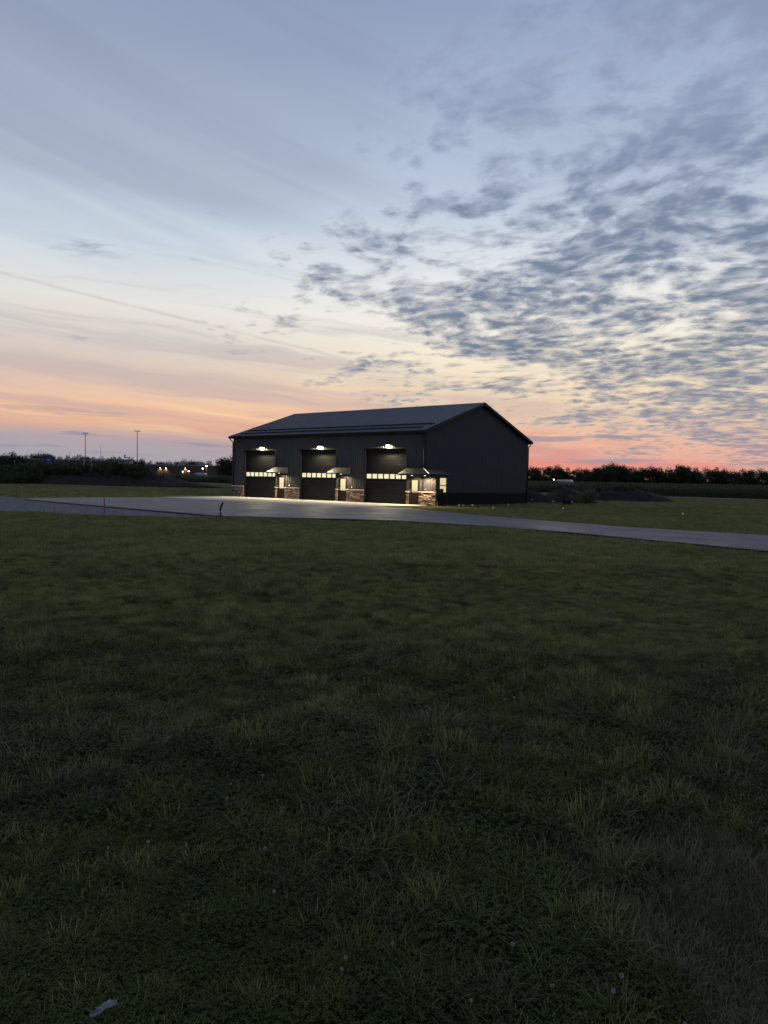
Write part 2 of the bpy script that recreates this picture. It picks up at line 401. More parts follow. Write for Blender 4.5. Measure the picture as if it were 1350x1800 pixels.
def jag(poly, step=.5, amp=.05, seed=1):
    rnd = random.Random(seed); o = []
    for i, p in enumerate(poly):
        a = Vector(p); b = Vector(poly[(i+1) % len(poly)]); n = max(1, int((b-a).length/step))
        for k in range(n):
            w = a.lerp(b, k/n); o.append((w.x+rnd.uniform(-amp, amp), w.y+rnd.uniform(-amp, amp)))
    return o
def slab(name, poly, z0, z1, m, side=None, chamfer=.0):
    mb = MB(); pts = [W2(p) for p in poly]
    mb.prism(pts, z0, z1)
    o = mb.build(name, m)
    if side:
        o.data.materials.append(side)
        for p in o.data.polygons:
            if abs(p.normal.z) < .5: p.material_index = 1
    tag(o, kind='structure'); return o
slab('driveway', jag(ASPH, .6, .06, 3), -.16, .03, am, edge_m)
slab('concrete_apron', APRON, -.16, .034, M_['conc'])
# control joints in the apron, as grooves are too shallow to see: thin dark sealant strips in real slots
grm = mat('crushed_stone', (.135, .135, .145), .85, .3, 0, .4, 16, .9, 26, detail=3)
slab('gravel_area', jag(GRAV, .5, .16, 5), -.16, -.028, grm)
slab('gravel_lane', jag([(-60,93),(-60,100.5),(260,100.5),(260,93)], 6, .2, 8), -.16, -.01, mat('lane_gravel', (.17, .165, .15), .85, .3, 0, .25, 3, .3, 20))
slab('road', [(-60,128),(-60,136),(260,136),(260,128)], -.16, .5, mat('far_road', (.12, .12, .125), .7, .4))

# ------------------------------------------------------------------ the barn (local x = -u, y = v)
barn = empty('pole_barn', W(0, 0), SITE_ROT)
tag(barn, 'dark steel pole barn with three lit garage bays and stone wainscot', 'barn')
PITCHN = Vector((0, -math.sin(math.atan2(2.75, 8.25)), math.cos(math.atan2(2.75, 8.25))))
def ribs(a0, a1, pitch=.2286, h=.032, phase=0.0):
    """profile along a: list of (a, offset) from a0 to a1"""
    prof = [(0.0, 0.0), (.168, 0.0), (.186, 1.0), (.2106, 1.0)]
    o = []; k = math.floor((a0-phase)/pitch)-1
    while True:
        for s_, f_ in prof:
            a = phase+k*pitch+s_*pitch/.2286
            if a0 < a < a1: o.append((a, f_*h))
        k += 1
        if phase+k*pitch > a1: break
    return [(a0, 0.0)]+o+[(a1, 0.0)]
def ribbed(mb, P, a0, a1, lo, hi, nrm, **kw):
    """P(a, t) gives a point; lo/hi the two t ends for a given a"""
    pr = ribs(a0, a1, **kw); nrm = Vector(nrm)
    for (a, oa), (b, ob) in zip(pr[:-1], pr[1:]):
        mb.face([Vector(P(a, lo(a)))+nrm*oa, Vector(P(b, lo(b)))+nrm*ob, Vector(P(b, hi(b)))+nrm*ob, Vector(P(a, hi(a)))+nrm*oa])
ZW, DOORH, CAPZ = 5.47, 4.27, 1.02
BAY = [1.60+7.31*k for k in range(3)]           # right edge (u) of each bay door
DW = 4.12
front = lambda a, z: (a, 0.0, z)
mb = MB()
c_ = lambda z: (lambda a: z)
def sid(u1, u0, z0, z1): ribbed(mb, front, -u1, -u0, c_(z0), c_(z1), (0, -1, 0))
sid(L_, 0, DOORH+.05, ZW)                                     # band above the doors
for k, r in enumerate(BAY):
    l = r+DW
    rn = BAY[k+1] if k < 2 else None
    nxt = (rn-.33-.92-.06) if rn else L_                      # up to the next entry door
    sid(nxt if rn else L_, l+.10, CAPZ+.06, DOORH+.05)
    sid(r-.10, r-.33+.04, CAPZ+.06, DOORH+.05)                # slim pier
    sid(r-.29, r-1.29, 2.14, DOORH+.05)                       # above entry door
sid(BAY[0]-1.31, 0, CAPZ+.06, DOORH+.05)
wall_f = mb.build('front_wall', M_['siding'], barn)
mb = MB()                                                     # solid wall behind the siding, with the openings left out
mb.box(-L_, 0, .02, .30, DOORH, ZW)
edges = []
for r in BAY: edges.append((r, r+DW))
prev = 0.0
for (r, l) in edges:
    mb.box(-r, -prev, .02, .30, 0, DOORH-.001); prev = l
mb.box(-L_, -prev, .02, .30, 0, DOORH-.001)
mb.build('wall_core', M_['trim'], barn)
# gable wall facing right
slope = 2.75/8.25
ztop = lambda v: ZW+ (min(v, D_-v))*slope
mb = MB()
ribbed(mb, lambda a, z: (0.0, a, z), 0.06, D_-.06, c_(1.02), lambda a: ztop(a)+.02, (1, 0, 0))
# split at the apex so the top edge follows both slopes
mb.build('gable_wall', M_['siding'], barn)
mb = MB(); ribbed(mb, lambda a, z: (0.0, a, z), .06, D_-.06, c_(-.12), c_(.94), (1, 0, 0), h=.02)
mb.build('wainscot', M_['wainscot'], barn)
mb = MB(); mb.box(0, .035, .02, D_-.02, .94, 1.02); mb.build('wainscot_trim', M_['trim'], barn)
mb = MB()                                                      # left gable and rear
ribbed(mb, lambda a, z: (-L_, a, z), .06, D_-.06, c_(-.1), lambda a: ztop(a)+.02, (-1, 0, 0))
mb.build('gable_wall', M_['siding'], barn)
mb = MB(); ribbed(mb, lambda a, z: (a, D_, z), -L_, 0, c_(-.1), c_(ZW), (0, 1, 0)); mb.build('rear_wall', M_['siding'], barn)
# corner trims
for x, y in ((0, 0), (-L_, 0), (0, D_), (-L_, D_)):
    mb = MB(); s_ = 1 if x == 0 else -1; t_ = -1 if y == 0 else 1
    zb = CAPZ+.06 if y == 0 else -.1
    mb.box(x+s_*.034, x-s_*.10, y+t_*.034, y-t_*.0, zb, ZW)
    mb.box(x+s_*.035, x-s_*.0, y+t_*.033, y-t_*.10, zb, ZW)
    mb.build('corner_trim', M_['trim'], barn)
# roof
OE, OR_, ZE, ZR = .34, .32, 5.585, 8.335
ry = D_/2
for side in (0, 1):
    mb = MB()
    y0_ = -OE if side == 0 else D_+OE
    n_ = (0, -.3162 if side == 0 else .3162, .9487)
    P = lambda a, t_: (a, y0_+(ry-y0_)*t_, ZE+(ZR-ZE)*t_)
    ribbed(mb, P, -L_-OR_, OR_, c_(0.0), c_(1.0), n_, h=.038)
    mb.face([(-L_-OR_+.01, y0_, ZE-.03), (OR_-.01, y0_, ZE-.03), (OR_-.01, ry, ZR-.03), (-L_-OR_+.01, ry, ZR-.03)])
    mb.build('roof', M_['roof'], barn)
    # fascia and soffit
    mb = MB(); ys = sorted((y0_+(.02 if side == 0 else -.02), y0_+(.05 if side == 0 else -.05)))
    mb.box(-L_-OR_+.02, OR_-.02, ys[0], ys[1], ZE-.20, ZE-.032); mb.build('fascia', M_['trim'], barn)
    mb = MB(); ys = sorted((0.0 if side == 0 else D_, y0_+(.05 if side == 0 else -.05)))
    mb.box(-L_-OR_+.02, OR_-.02, ys[0], ys[1], ZE-.19, ZE-.17); mb.build('soffit', M_['trim'], barn)
    # gutter
    mb = MB(); yg = y0_+(-.09 if side == 0 else .09); s_ = -1 if side == 0 else 1
    xs = (-L_-OR_, OR_)
    prof = [(0, -.02), (0, -.13), (.03, -.15), (.09, -.15), (.12, -.06), (.13, -.03), (.12, -.03), (.11, -.06), (.085, -.14), (.03, -.14), (.012, -.125), (.012, -.02)]
    yb = y0_+ (.018 if side == 0 else -.018)
    for (p1, z1), (p2, z2) in zip(prof, prof[1:]+prof[:1]):
        mb.face([(xs[0], yb+s_*p1, ZE+z1), (xs[1], yb+s_*p1, ZE+z1), (xs[1], yb+s_*p2, ZE+z2), (xs[0], yb+s_*p2, ZE+z2)])
    for x in xs: mb.face([(x, yb+s_*p1, ZE+z1) for p1, z1 in prof])
    mb.build('gutter', M_['trim'], barn)
mb = MB()
mb.face([(-L_-OR_, ry-.2, ZR-.0667+.05), (OR_, ry-.2, ZR-.0667+.05), (OR_, ry, ZR+.06), (-L_-OR_, ry, ZR+.06)])
mb.face([(-L_-OR_, ry, ZR+.06), (OR_, ry, ZR+.06), (OR_, ry+.2, ZR-.0667+.05), (-L_-OR_, ry+.2, ZR-.0667+.05)])
mb.build('ridge_cap', M_['roof'], barn)
for x in (OR_, -L_-OR_):                                       # rake boards
    s_ = 1 if x > 0 else -1
    for side in (0, 1):
        y0_ = -OE-.01 if side == 0 else D_+OE+.01
        mb = MB()
        a_ = Vector((x, y0_, ZE)); b_ = Vector((x, ry, ZR)); n = len(mb.v)
        for dx_ in (0.012*s_, -.05*s_):
            for p_ in (a_, b_): mb.v += [(p_.x+dx_, p_.y, p_.z+.035), (p_.x+dx_, p_.y, p_.z-.20)]
        for f_ in ((0,1,3,2),(4,6,7,5),(0,2,6,4),(1,5,7,3),(0,4,5,1),(2,3,7,6)):
            mb.f.append(tuple(n+i for i in f_)); mb.c.append(None)
        mb.build('rake_trim', M_['trim'], barn)
        mb = MB(); xe = 0.0 if s_ > 0 else -L_
        mb.face([(xe, y0_, ZE-.18), (x-.04*s_, y0_, ZE-.18), (x-.04*s_, ry, ZR-.18), (xe, ry, ZR-.18)])
        mb.build('rake_soffit', M_['trim'], barn)
# snow rails along the front slope
for tt in (.085, .205):
    mb = MB(); n_ = Vector((0, -.3162, .9487))
    y_, z_ = -OE+(ry+OE)*tt, ZE+(ZR-ZE)*tt
    x0_, x1_ = -L_+.5, (-.35 if tt < .1 else -.1)
    p_ = Vector((0, y_, z_))+n_*.085
    mb.tube([(x0_, p_.y, p_.z), (x1_, p_.y, p_.z)], .032, 6)
    x = x0_+.1
    while x < x1_:
        b0 = Vector((x, y_, z_))+n_*.02
        mb.box(x-.06, x+.06, b0.y-.05, b0.y+.05, b0.z-.03, b0.z+.09); x += .2286
    mb.build('snow_rail', M_['trim'], barn)
# downspouts
def spout(pts, r=.045):
    mb = MB(); mb.tube(pts, r, 6); mb.build('downspout', M_['trim'], barn)
spout([(-L_-.12, -.40, ZE-.14), (-L_-.12, -.40, ZE-.24), (-L_-.10, -.12, ZE-.42), (-L_-.075, -.06, ZE-.5), (-L_-.075, -.06, .1)])
spout([(.10, -.40, ZE-.14), (.10, -.38, ZE-.24), (.06, -.12, ZE-.42), (.06, -.07, ZE-.5), (.075, -.07, 2.95), (.09, .06, 2.84), (.10, .9, 2.82)])
spout([(.10, D_+.40, ZE-.14), (.10, D_+.38, ZE-.24), (.07, D_+.12, ZE-.42), (.07, D_+.06, ZE-.5), (.07, D_+.06, .05)])

# stone wainscot
stone_rnd = random.Random(11)
def stone_panel(u1, u0, z0=-.02, z1=CAPZ-.05, ret=()):
    mb = MB(); z = z0
    xa, xb = -u1, -u0
    while z < z1-.02:
        h = min(stone_rnd.uniform(.065, .14), z1-z)
        if z1-z-h < .05: h = z1-z
        x = xa
        while x < xb-.01:
            w = min(stone_rnd.uniform(.16, .52), xb-x)
            if xb-x-w < .12: w = xb-x
            dpt = stone_rnd.uniform(.06, .125)
            hs = [h] if (h < .11 or stone_rnd.random() < .5) else [h*.45, h*.55]
            zz = z
            for hh in hs:
                mb.bbox(x+.004, x+w-.004, -dpt-stone_rnd.uniform(0, .02), 0.0, zz+.005, zz+hh-.005, .016, c=stone_rnd.random()**1.3); zz += hh
            x += w
        z += h
    o = mb.build('stone_veneer', M_['stone'], barn); o['kind'] = 'stuff'
    m2 = MB(); m2.bbox(xa-.03, xb+.03, -.15, .0, z1, z1+.075, .012); m2.build('stone_cap', M_['cap'], barn)
    m3 = MB(); m3.box(xa+.01, xb-.01, -.05, -.001, z0, z1); m3.build('mortar_bed', M_['trim'], barn)
stone_panel(L_+.10, BAY[2]+DW+.10)
for k, r in enumerate(BAY):
    stone_panel(r-.06, r-.33+.03)
    if k: stone_panel(r-1.28, BAY[k-1]+DW+.10)
BO = 1.17                                                      # small corner room standing out past the gable wall
stone_panel(BAY[0]-1.28, -BO-.06)

# bay doors
sec = MB()
SH = DOORH/7
sec.bbox(-DW, 0, -.022, .02, .004, SH-.004, .007)
for zz in (SH*.5,): sec.box(-DW+.05, -.05, -.026, -.0225, zz-.006, zz+.006)
sec_me = sec.mesh('door_section', M_['door'])
pn = MB(); pn.bbox(-.235, .235, -.008, .006, -.175, .175, .006); pane_me = pn.mesh('window_pane', M_['pane'])
fr = MB()
fr.box(-.275, -.235, -.018, 0, -.21, .21); fr.box(.235, .275, -.018, 0, -.21, .21)
fr.box(-.2345, .2345, -.018, 0, .175, .21); fr.box(-.2345, .2345, -.018, 0, -.21, -.175); fr_me = fr.mesh('window_frame', M_['trim'])
lampc = MB()
lampc.face([(-.17, 0, .16), (.17, 0, .16), (.17, -.10, .16), (-.17, -.10, .16)])
lampc.face([(-.17, -.10, .16), (.17, -.10, .16), (.17, -.22, .03), (-.17, -.22, .03)])
lampc.face([(-.17, -.22, .03), (.17, -.22, .03), (.17, -.21, .0), (-.17, -.21, .0)])
lampc.face([(-.17, 0, .16), (-.17, -.10, .16), (-.17, -.22, .03), (-.17, -.21, 0), (-.17, 0, 0)])
lampc.face([(.17, 0, .16), (.17, -.10, .16), (.17, -.22, .03), (.17, -.21, 0), (.17, 0, 0)])
lampc.face([(-.17, 0, 0), (.17, 0, 0), (.17, 0, .16), (-.17, 0, .16)])
lamp_me = lampc.mesh('wall_lamp', M_['trim'])
lensb = MB(); lensb.face([(-.15, -.015, -.001), (.15, -.015, -.001), (.15, -.195, -.001), (-.15, -.195, -.001)])
lensb.face([(-.15, -.195, -.001), (.15, -.195, -.001), (.15, -.18, -.035), (-.15, -.18, -.035)])
lensb.face([(-.15, -.03, -.001), (.15, -.03, -.001), (.15, -.05, -.035), (-.15, -.05, -.035)])
lensb.face([(-.15, -.05, -.035), (.15, -.05, -.035), (.15, -.18, -.035), (-.15, -.18, -.035)])
lens_me = lensb.mesh('lens', M_['lens'])
REC = .17
LAMP_W = 1050.0
for k, r in enumerate(BAY):
    fm = MB()                                                 # jambs, head and the track stop
    fm.box(-r-DW-.10, -r-DW, -.035, .30, 0, DOORH+.001); fm.box(-r, -r+.10, -.035, .30, 0, DOORH+.001)
    fm.box(-r-DW-.10, -r+.10, -.036, .30, DOORH+.002, DOORH+.05)
    fm.box(-r-DW-.001, -r+.001, REC+.03, REC+.06, 0, DOORH)
    od = fm.build('overhead_door', M_['trim'], barn)
    for j in range(7): add('door_section', sec_me, od, (-r, REC, .004+j*SH))
    for j in range(7):
        xx = -r-DW+DW*(j+.5)/7
        p_ = add('window_pane', pane_me, od, (xx, REC-.024, 2.13)); add('window_frame', fr_me, od, (xx, REC-.02, 2.13))
    h1 = MB(); h1.box(-r-DW/2-.12, -r-DW/2+.12, REC-.06, REC-.022, .42, .46); h1.build('handle', M_['trim'], od)
    lp = add('wall_lamp', lamp_me, barn, (-r-DW/2+.30, -.03, 4.53))
    add('lens', lens_me, lp)
    ld = bpy.data.lights.new('lamp_light', 'SPOT'); ld.energy = LAMP_W; ld.color = (1.0, .84, .50); ld.spot_size = R(128); ld.spot_blend = .75; ld.shadow_soft_size = .03
    lo = bpy.data.objects.new('lamp_light', ld); col.objects.link(lo); lo.parent = lp; lo.location = (0, -.07, -.055); lo.rotation_euler = (R(-2), 0, 0)
    ld = bpy.data.lights.new('lamp_spill', 'SPOT'); ld.energy = 620.0; ld.color = (1.0, .86, .55); ld.spot_size = R(176); ld.spot_blend = .1; ld.shadow_soft_size = .03
    lo = bpy.data.objects.new('lamp_spill', ld); col.objects.link(lo); lo.parent = lp; lo.location = (0, -.075, -.05)

# entry doors
for k, r in enumerate(BAY):
    xl, xr = -(r-.33), -(r-1.25)                              # x ends of the door slab
    eb = MB(); eb.bbox(xl, xr, -.01, .03, .02, 2.06, .005)
    ed = eb.build('entry_door', M_['door'], barn)
    fb = MB(); fb.box(xl-.06, xl-.002, -.04, .04, 0, 2.13); fb.box(xr+.002, xr+.06, -.04, .04, 0, 2.13); fb.box(xl-.0019, xr+.0019, -.04, .04, 2.062, 2.131)
    fb.build('door_frame', M_['trim'], ed)
    gb = MB(); gb.bbox(xl+.24, xr-.14, -.022, -.010, .94, 1.86, .006); gb.build('door_glass', M_['pane2'], ed)
    lb = MB(); lb.box(xl+.21, xl+.24, -.03, -.0101, .91, 1.89); lb.box(xr-.14, xr-.11, -.03, -.0101, .91, 1.89); lb.box(xl+.2401, xr-.1401, -.03, -.0101, 1.86, 1.89); lb.box(xl+.2401, xr-.1401, -.03, -.0101, .91, .94)
    lb.build('glass_bead', M_['trim'], ed)
    if k == 0:
        sb = MB(); sb.box(xl+.26, xr-.16, -.0235, -.0222, .945, 1.07); sb.build('sill_shadow_strip', mat('sill_shadow', (.12, .10, .07), .8), ed)  # dark strip paints the shadow along the bottom of the glass
    hb = MB(); hb.tube([(xl+.08, -.012, 1.0), (xl+.08, -.07, 1.0)], .022, 8); hb.tube([(xl+.08, -.07, 1.0), (xl+.19, -.07, 1.0)], .012, 8)
    hb.build('door_lever', M_['metal'], ed)
    hb = MB(); hb.tube([(xl+.08, -.011, 1.15), (xl+.08, -.045, 1.15)], .03, 10); hb.build('deadbolt', M_['metal'], ed)
    tb = MB(); tb.box(xl-.06, xr+.06, -.10, .03, -.01, .048); tb.build('threshold', M_['metal'], ed)
    # hose bib on the siding beside the door
    xb_ = xr+.62
    bb = MB(); bb.tube([(xb_, -.02, 1.22), (xb_, -.12, 1.22), (xb_, -.15, 1.17)], .016, 6); bb.tube([(xb_, -.10, 1.22), (xb_, -.10, 1.28)], .012, 6); bb.box(xb_-.035, xb_+.035, -.11, -.09, 1.28, 1.295)
    bb.build('hose_bib', M_['metal'], barn)

# canopies over the entry doors
def add_canopy(u1, u0, proj=1.0, zt=2.77, ze=2.36):
    xa, xb = -u1, -u0; zf = ze-.10
    mb = MB()
    n_ = Vector((0, -(zt-ze), proj)).normalized()
    ribbed(mb, lambda a, t_: (a, -.03-proj*t_, zt-(zt-ze)*t_), xa-.05, xb+.05, c_(0.0), c_(1.04), n_, h=.022)
    cn_ = mb.build('canopy', M_['canopy'], barn)
    e = MB(); e.box(xa-.03, xb+.03, -.03-proj, -.03-proj+.03, zf, ze-.012); e.build('fascia', M_['trim'], cn_)
    for x in (xa, xb):
        e = MB(); s_ = .0145
        pl = [(-.025, zf), (-.03-proj+.031, zf), (-.03-proj+.031, ze-.012), (-.025, zt-.012)]
        n = len(e.v); e.v += [(x-s_, y, z) for y, z in pl]+[(x+s_, y, z) for y, z in pl]
        e.f += [(0,1,2,3), (7,6,5,4), (0,4,5,1), (1,5,6,2), (2,6,7,3), (3,7,4,0)]; e.c += [None]*6
        e.build('end_panel', M_['canopy'], cn_)
    e = MB(); e.box(xa+.015, xb-.015, -.03-proj+.031, -.026, zf+.002, zf+.02); e.build('soffit', M_['soffit'], cn_)
    return cn_, zf
def soffit_lamp(parent, x, y, z, watt=7.0):
    lb = MB(); lb.tube([(x, y, z+.004), (x, y, z-.015)], .07, 14); lb.build('soffit_lamp', M_['soflamp'], parent)
    ld = bpy.data.lights.new('soffit_light', 'SPOT'); ld.energy = watt; ld.color = (1.0, .70, .40); ld.spot_size = R(160); ld.spot_blend = .5; ld.shadow_soft_size = .05
    lo = bpy.data.objects.new('soffit_light', ld); col.objects.link(lo); lo.parent = parent; lo.location = (x, y, z-.03)
for k in (1, 2):
    r = BAY[k]
    cn_, zf = add_canopy(r+.02, r-1.62)
    soffit_lamp(cn_, -(r-1.02), -.50, zf, 560.0)
# the corner canopy wraps round onto the little room
zt, ze, pj = 2.75, 2.34, 1.05
VB = 1.60
mb = MB()
A = (-(BAY[0]+.02), -.03, zt); B_ = (0.04, -.03, zt); C_ = (BO+.10, -pj, ze); Dd = (-(BAY[0]+.02), -pj, ze)
nrm = Vector((0, -(zt-ze), pj)).normalized()
pr = ribs(A[0], C_[0])
def clip_t(a): return 0.0 if a <= B_[0] else min(1.0, (a-B_[0])/(C_[0]-B_[0]))
for (a, oa), (b, ob) in zip(pr[:-1], pr[1:]):
    def pt(a, o, t_): return Vector((a, -.03+(-pj+.03)*t_, zt-(zt-ze)*t_))+nrm*o
    mb.face([pt(a, oa, clip_t(a)), pt(b, ob, clip_t(b)), pt(b, ob, 1.0), pt(a, oa, 1.0)])
cn_ = mb.build('canopy', M_['canopy'], barn)
mb = MB(); nr2 = Vector((zt-ze, 0, BO+.06)).normalized()
def tx(x): return (x-.04)/(BO+.06)
yv = ribs(-pj, VB)
for (a, oa), (b, ob) in zip(yv[:-1], yv[1:]):
    def pt2(a, o, t_): return Vector((.04+(BO+.06)*t_, a, zt-(zt-ze)*t_))+nr2*o
    t0 = lambda a: 0.0 if a >= -.03 else min(1.0, (-.03-a)/(pj-.03))
    mb.face([pt2(a, oa, t0(a)), pt2(b, ob, t0(b)), pt2(b, ob, 1.0), pt2(a, oa, 1.0)])
mb.build('side_slope', M_['roof'], cn_)
mb = MB(); mb.tube([(B_[0], B_[1], zt+.03), (C_[0], C_[1], ze+.03)], .028, 6); mb.build('hip_cap', M_['metal'], cn_)
mb = MB(); mb.box(A[0]-.03, C_[0], -pj, -pj+.03, ze-.11, ze-.012); mb.box(C_[0]-.03, C_[0]-.0005, -pj+.0301, VB, ze-.11, ze-.012); mb.build('fascia', M_['trim'], cn_)
mb = MB(); mb.box(A[0], C_[0]-.031, -pj+.031, -.026, ze-.106, ze-.09); mb.box(BO+.03, C_[0]-.031, -.0259, VB-.01, ze-.106, ze-.09); mb.build('soffit', M_['soffit'], cn_)
e = MB(); x = A[0]; s_ = .0145; zf = ze-.11
pl = [(-.025, zf), (-pj+.031, zf), (-pj+.031, ze-.012), (-.025, zt-.012)]
e.v += [(x-s_, y, z) for y, z in pl]+[(x+s_, y, z) for y, z in pl]; e.f += [(0,1,2,3), (7,6,5,4), (0,4,5,1), (1,5,6,2), (2,6,7,3), (3,7,4,0)]; e.c += [None]*6
e.build('end_panel', M_['canopy'], cn_)
e = MB(); e.face([(.03, VB, zf), (C_[0]-.03, VB, zf), (C_[0]-.03, VB, ze-.012), (.03, VB, zt-.012)]); e.build('end_panel', M_['trim'], cn_)
soffit_lamp(cn_, -.70, -.50, zf, 420.0)
soffit_lamp(cn_, .55, -.55, zf, 800.0)
# the little corner room itself
cr = MB(); ribbed(cr, front, 0.0, BO, c_(CAPZ+.06), c_(zf+.2), (0, -1, 0)); cr.box(.0, BO-.03, .02, VB-.05, -.1, zf+.15)
room = cr.build('corner_room', M_['siding'], barn)
V0, V1, WZ0, WZ1 = .44, 1.26, .98, 2.08
cr = MB()
ribbed(cr, lambda a, z: (BO, a, z), .03, V0-.04, c_(1.02), c_(zf+.1), (1, 0, 0)); ribbed(cr, lambda a, z: (BO, a, z), V1+.04, VB-.05, c_(1.02), c_(zf+.1), (1, 0, 0))
cr.box(BO-.025, BO, V0-.04, V1+.04, WZ1+.05, zf+.1); cr.build('side_wall', M_['siding'], room)
cr = MB(); ribbed(cr, lambda a, z: (BO, a, z), .03, VB-.05, c_(-.1), c_(.94), (1, 0, 0), h=.02); cr.box(BO-.02, BO+.035, .0, VB-.04, .94, 1.02); cr.build('wainscot', M_['wainscot'], room)
cr = MB(); cr.box(BO-.06, BO+.034, -.036, .03, -.1, zf+.1); cr.build('corner_trim', M_['trim'], room)
wf = MB(); x0_, x1_ = BO-.02, BO+.045
wf.box(x0_, x1_, V0-.05, V0, WZ0-.05, WZ1+.05); wf.box(x0_, x1_, V1, V1+.05, WZ0-.05, WZ1+.05); wf.box(x0_, x1_, V0+.0001, V1-.0001, WZ1, WZ1+.05); wf.box(x0_, x1_, V0+.0001, V1-.0001, WZ0-.05, WZ0)
wf.box(x0_+.01, x1_-.01, V0+.0002, V1-.0002, (WZ0+WZ1)/2-.03, (WZ0+WZ1)/2+.03)
win = wf.build('window', M_['trim'], room)
zm = (WZ0+WZ1)/2
p_ = MB(); p_.box(BO+.0, BO+.012, V0+.001, V1-.001, zm+.031, WZ1-.001); p_.build('pane', M_['pane2'], win)
p_ = MB(); p_.box(BO+.0, BO+.012, V0+.001, V1-.001, WZ0+.001, zm-.031); p_.build('pane', M_['pane2'], win)
p_ = MB(); p_.box(BO+.0125, BO+.016, V0+.03, V0+.52, WZ0+.01, WZ0+.30); p_.build('window_clutter', mat('window_clutter', (.03, .03, .025), .8), win)
# splash block and pale conduit at the corner
p_ = MB(); p_.tube([(BO+.10, .02, .35), (BO+.12, .02, .1), (BO+.25, -.05, -.03), (BO+.5, -.02, -.04)], .025, 6); p_.build('drain_pipe', M_['cap'], barn)
#--BARNEND--
# ------------------------------------------------------------------ leaf materials
def leaf_mat(name, a, b, c, rough=.5, spec=.35, trans=.35, pscale=.5, fine=3.0, tv=.3):
    m = bpy.data.materials.new(name); m.use_nodes = True; t_ = m.node_tree; q = G(t_)
    bs = t_.nodes['Principled BSDF']; bs.inputs['Roughness'].default_value = rough; bs.inputs['Specular IOR Level'].default_value = spec
    pos = t_.nodes.new('ShaderNodeNewGeometry').outputs['Position']; oi = t_.nodes.new('ShaderNodeObjectInfo').outputs['Random']
    n1, _ = q.noise(pos, pscale, 3, .6); n2, _ = q.noise(pos, fine, 2, .6)
    cc = q.mix(q.ss(n1, .38, .62), (*a, 1), (*b, 1)); cc = q.mix(q.ss(n2, .45, .75, 0, .75), cc, (*c, 1))
    hs = t_.nodes.new('ShaderNodeHueSaturation'); t_.links.new(cc, hs.inputs['Color']); t_.links.new(q.lr(oi, 0, 1, 1-tv, 1+tv), hs.inputs['Value']); t_.links.new(q.lr(q.m('FRACT', q.mul(oi, 7.31)), 0, 1, .485, .512), hs.inputs['Hue']); cc = hs.outputs[0]
    t_.links.new(cc, bs.inputs['Base Color'])
    tr = t_.nodes.new('ShaderNodeBsdfTranslucent'); t_.links.new(cc, tr.inputs['Color'])
    mx = t_.nodes.new('ShaderNodeMixShader'); mx.inputs[0].default_value = trans
    t_.links.new(bs.outputs[0], mx.inputs[1]); t_.links.new(tr.outputs[0], mx.inputs[2])
    t_.links.new(mx.outputs[0], t_.nodes['Material Output'].inputs[0])
    return m
M_['grass'] = leaf_mat('lawn_blades', (.186, .194, .060), (.140, .160, .052), (.205, .194, .070), .6, .12, .3, .45, 2.2, tv=.6)
M_['clump'] = leaf_mat('coarse_blades', (.085, .108, .030), (.100, .116, .044), (.12, .13, .05), .42, .3, .15, .6, 5)
M_['clover'] = leaf_mat('clover_leaf', (.036, .054, .010), (.028, .044, .010), (.046, .060, .014), .6, .12, .1, .6, 6)  # extra dark clover: the near lawn's dimness is put into this colour
M_['farg'] = leaf_mat('far_lawn_blades', (.222, .218, .082), (.176, .186, .070), (.235, .214, .090), .6, .12, .35, .12, .9, tv=.5)
M_['dry'] = leaf_mat('dry_blades', (.15, .125, .066), (.105, .108, .048), (.17, .14, .078), .7, .2, .2, 1.0, 5, tv=.5)
M_['corn'] = leaf_mat('corn_leaf', (.062, .086, .024), (.050, .074, .022), (.070, .080, .030), .5, .35, .3, .1, .6)
M_['gst'] = leaf_mat('gravel_stone', (.17, .17, .18), (.12, .12, .13), (.22, .21, .21), .8, .3, 0.0, 2.0, 9.0, tv=.5)
M_['tassel'] = mat('corn_tassel', (.13, .11, .05), .8, .2)
M_['weed'] = leaf_mat('weed_leaf', (.036, .058, .018), (.030, .048, .018), (.060, .070, .028), .6, .25, .3, .15, .8)
M_['tree'] = leaf_mat('tree_leaf', (.028, .042, .016), (.022, .034, .014), (.036, .048, .018), .6, .25, .2, .06, .3)
M_['bark'] = mat('bark', (.035, .028, .022), .9, .2, 0, .4, 3)
M_['soil'] = mat('dark_soil', (.026, .021, .018), .95, .15, 0, .45, .8, 1.0, 3.0, color2=(.014, .011, .009))

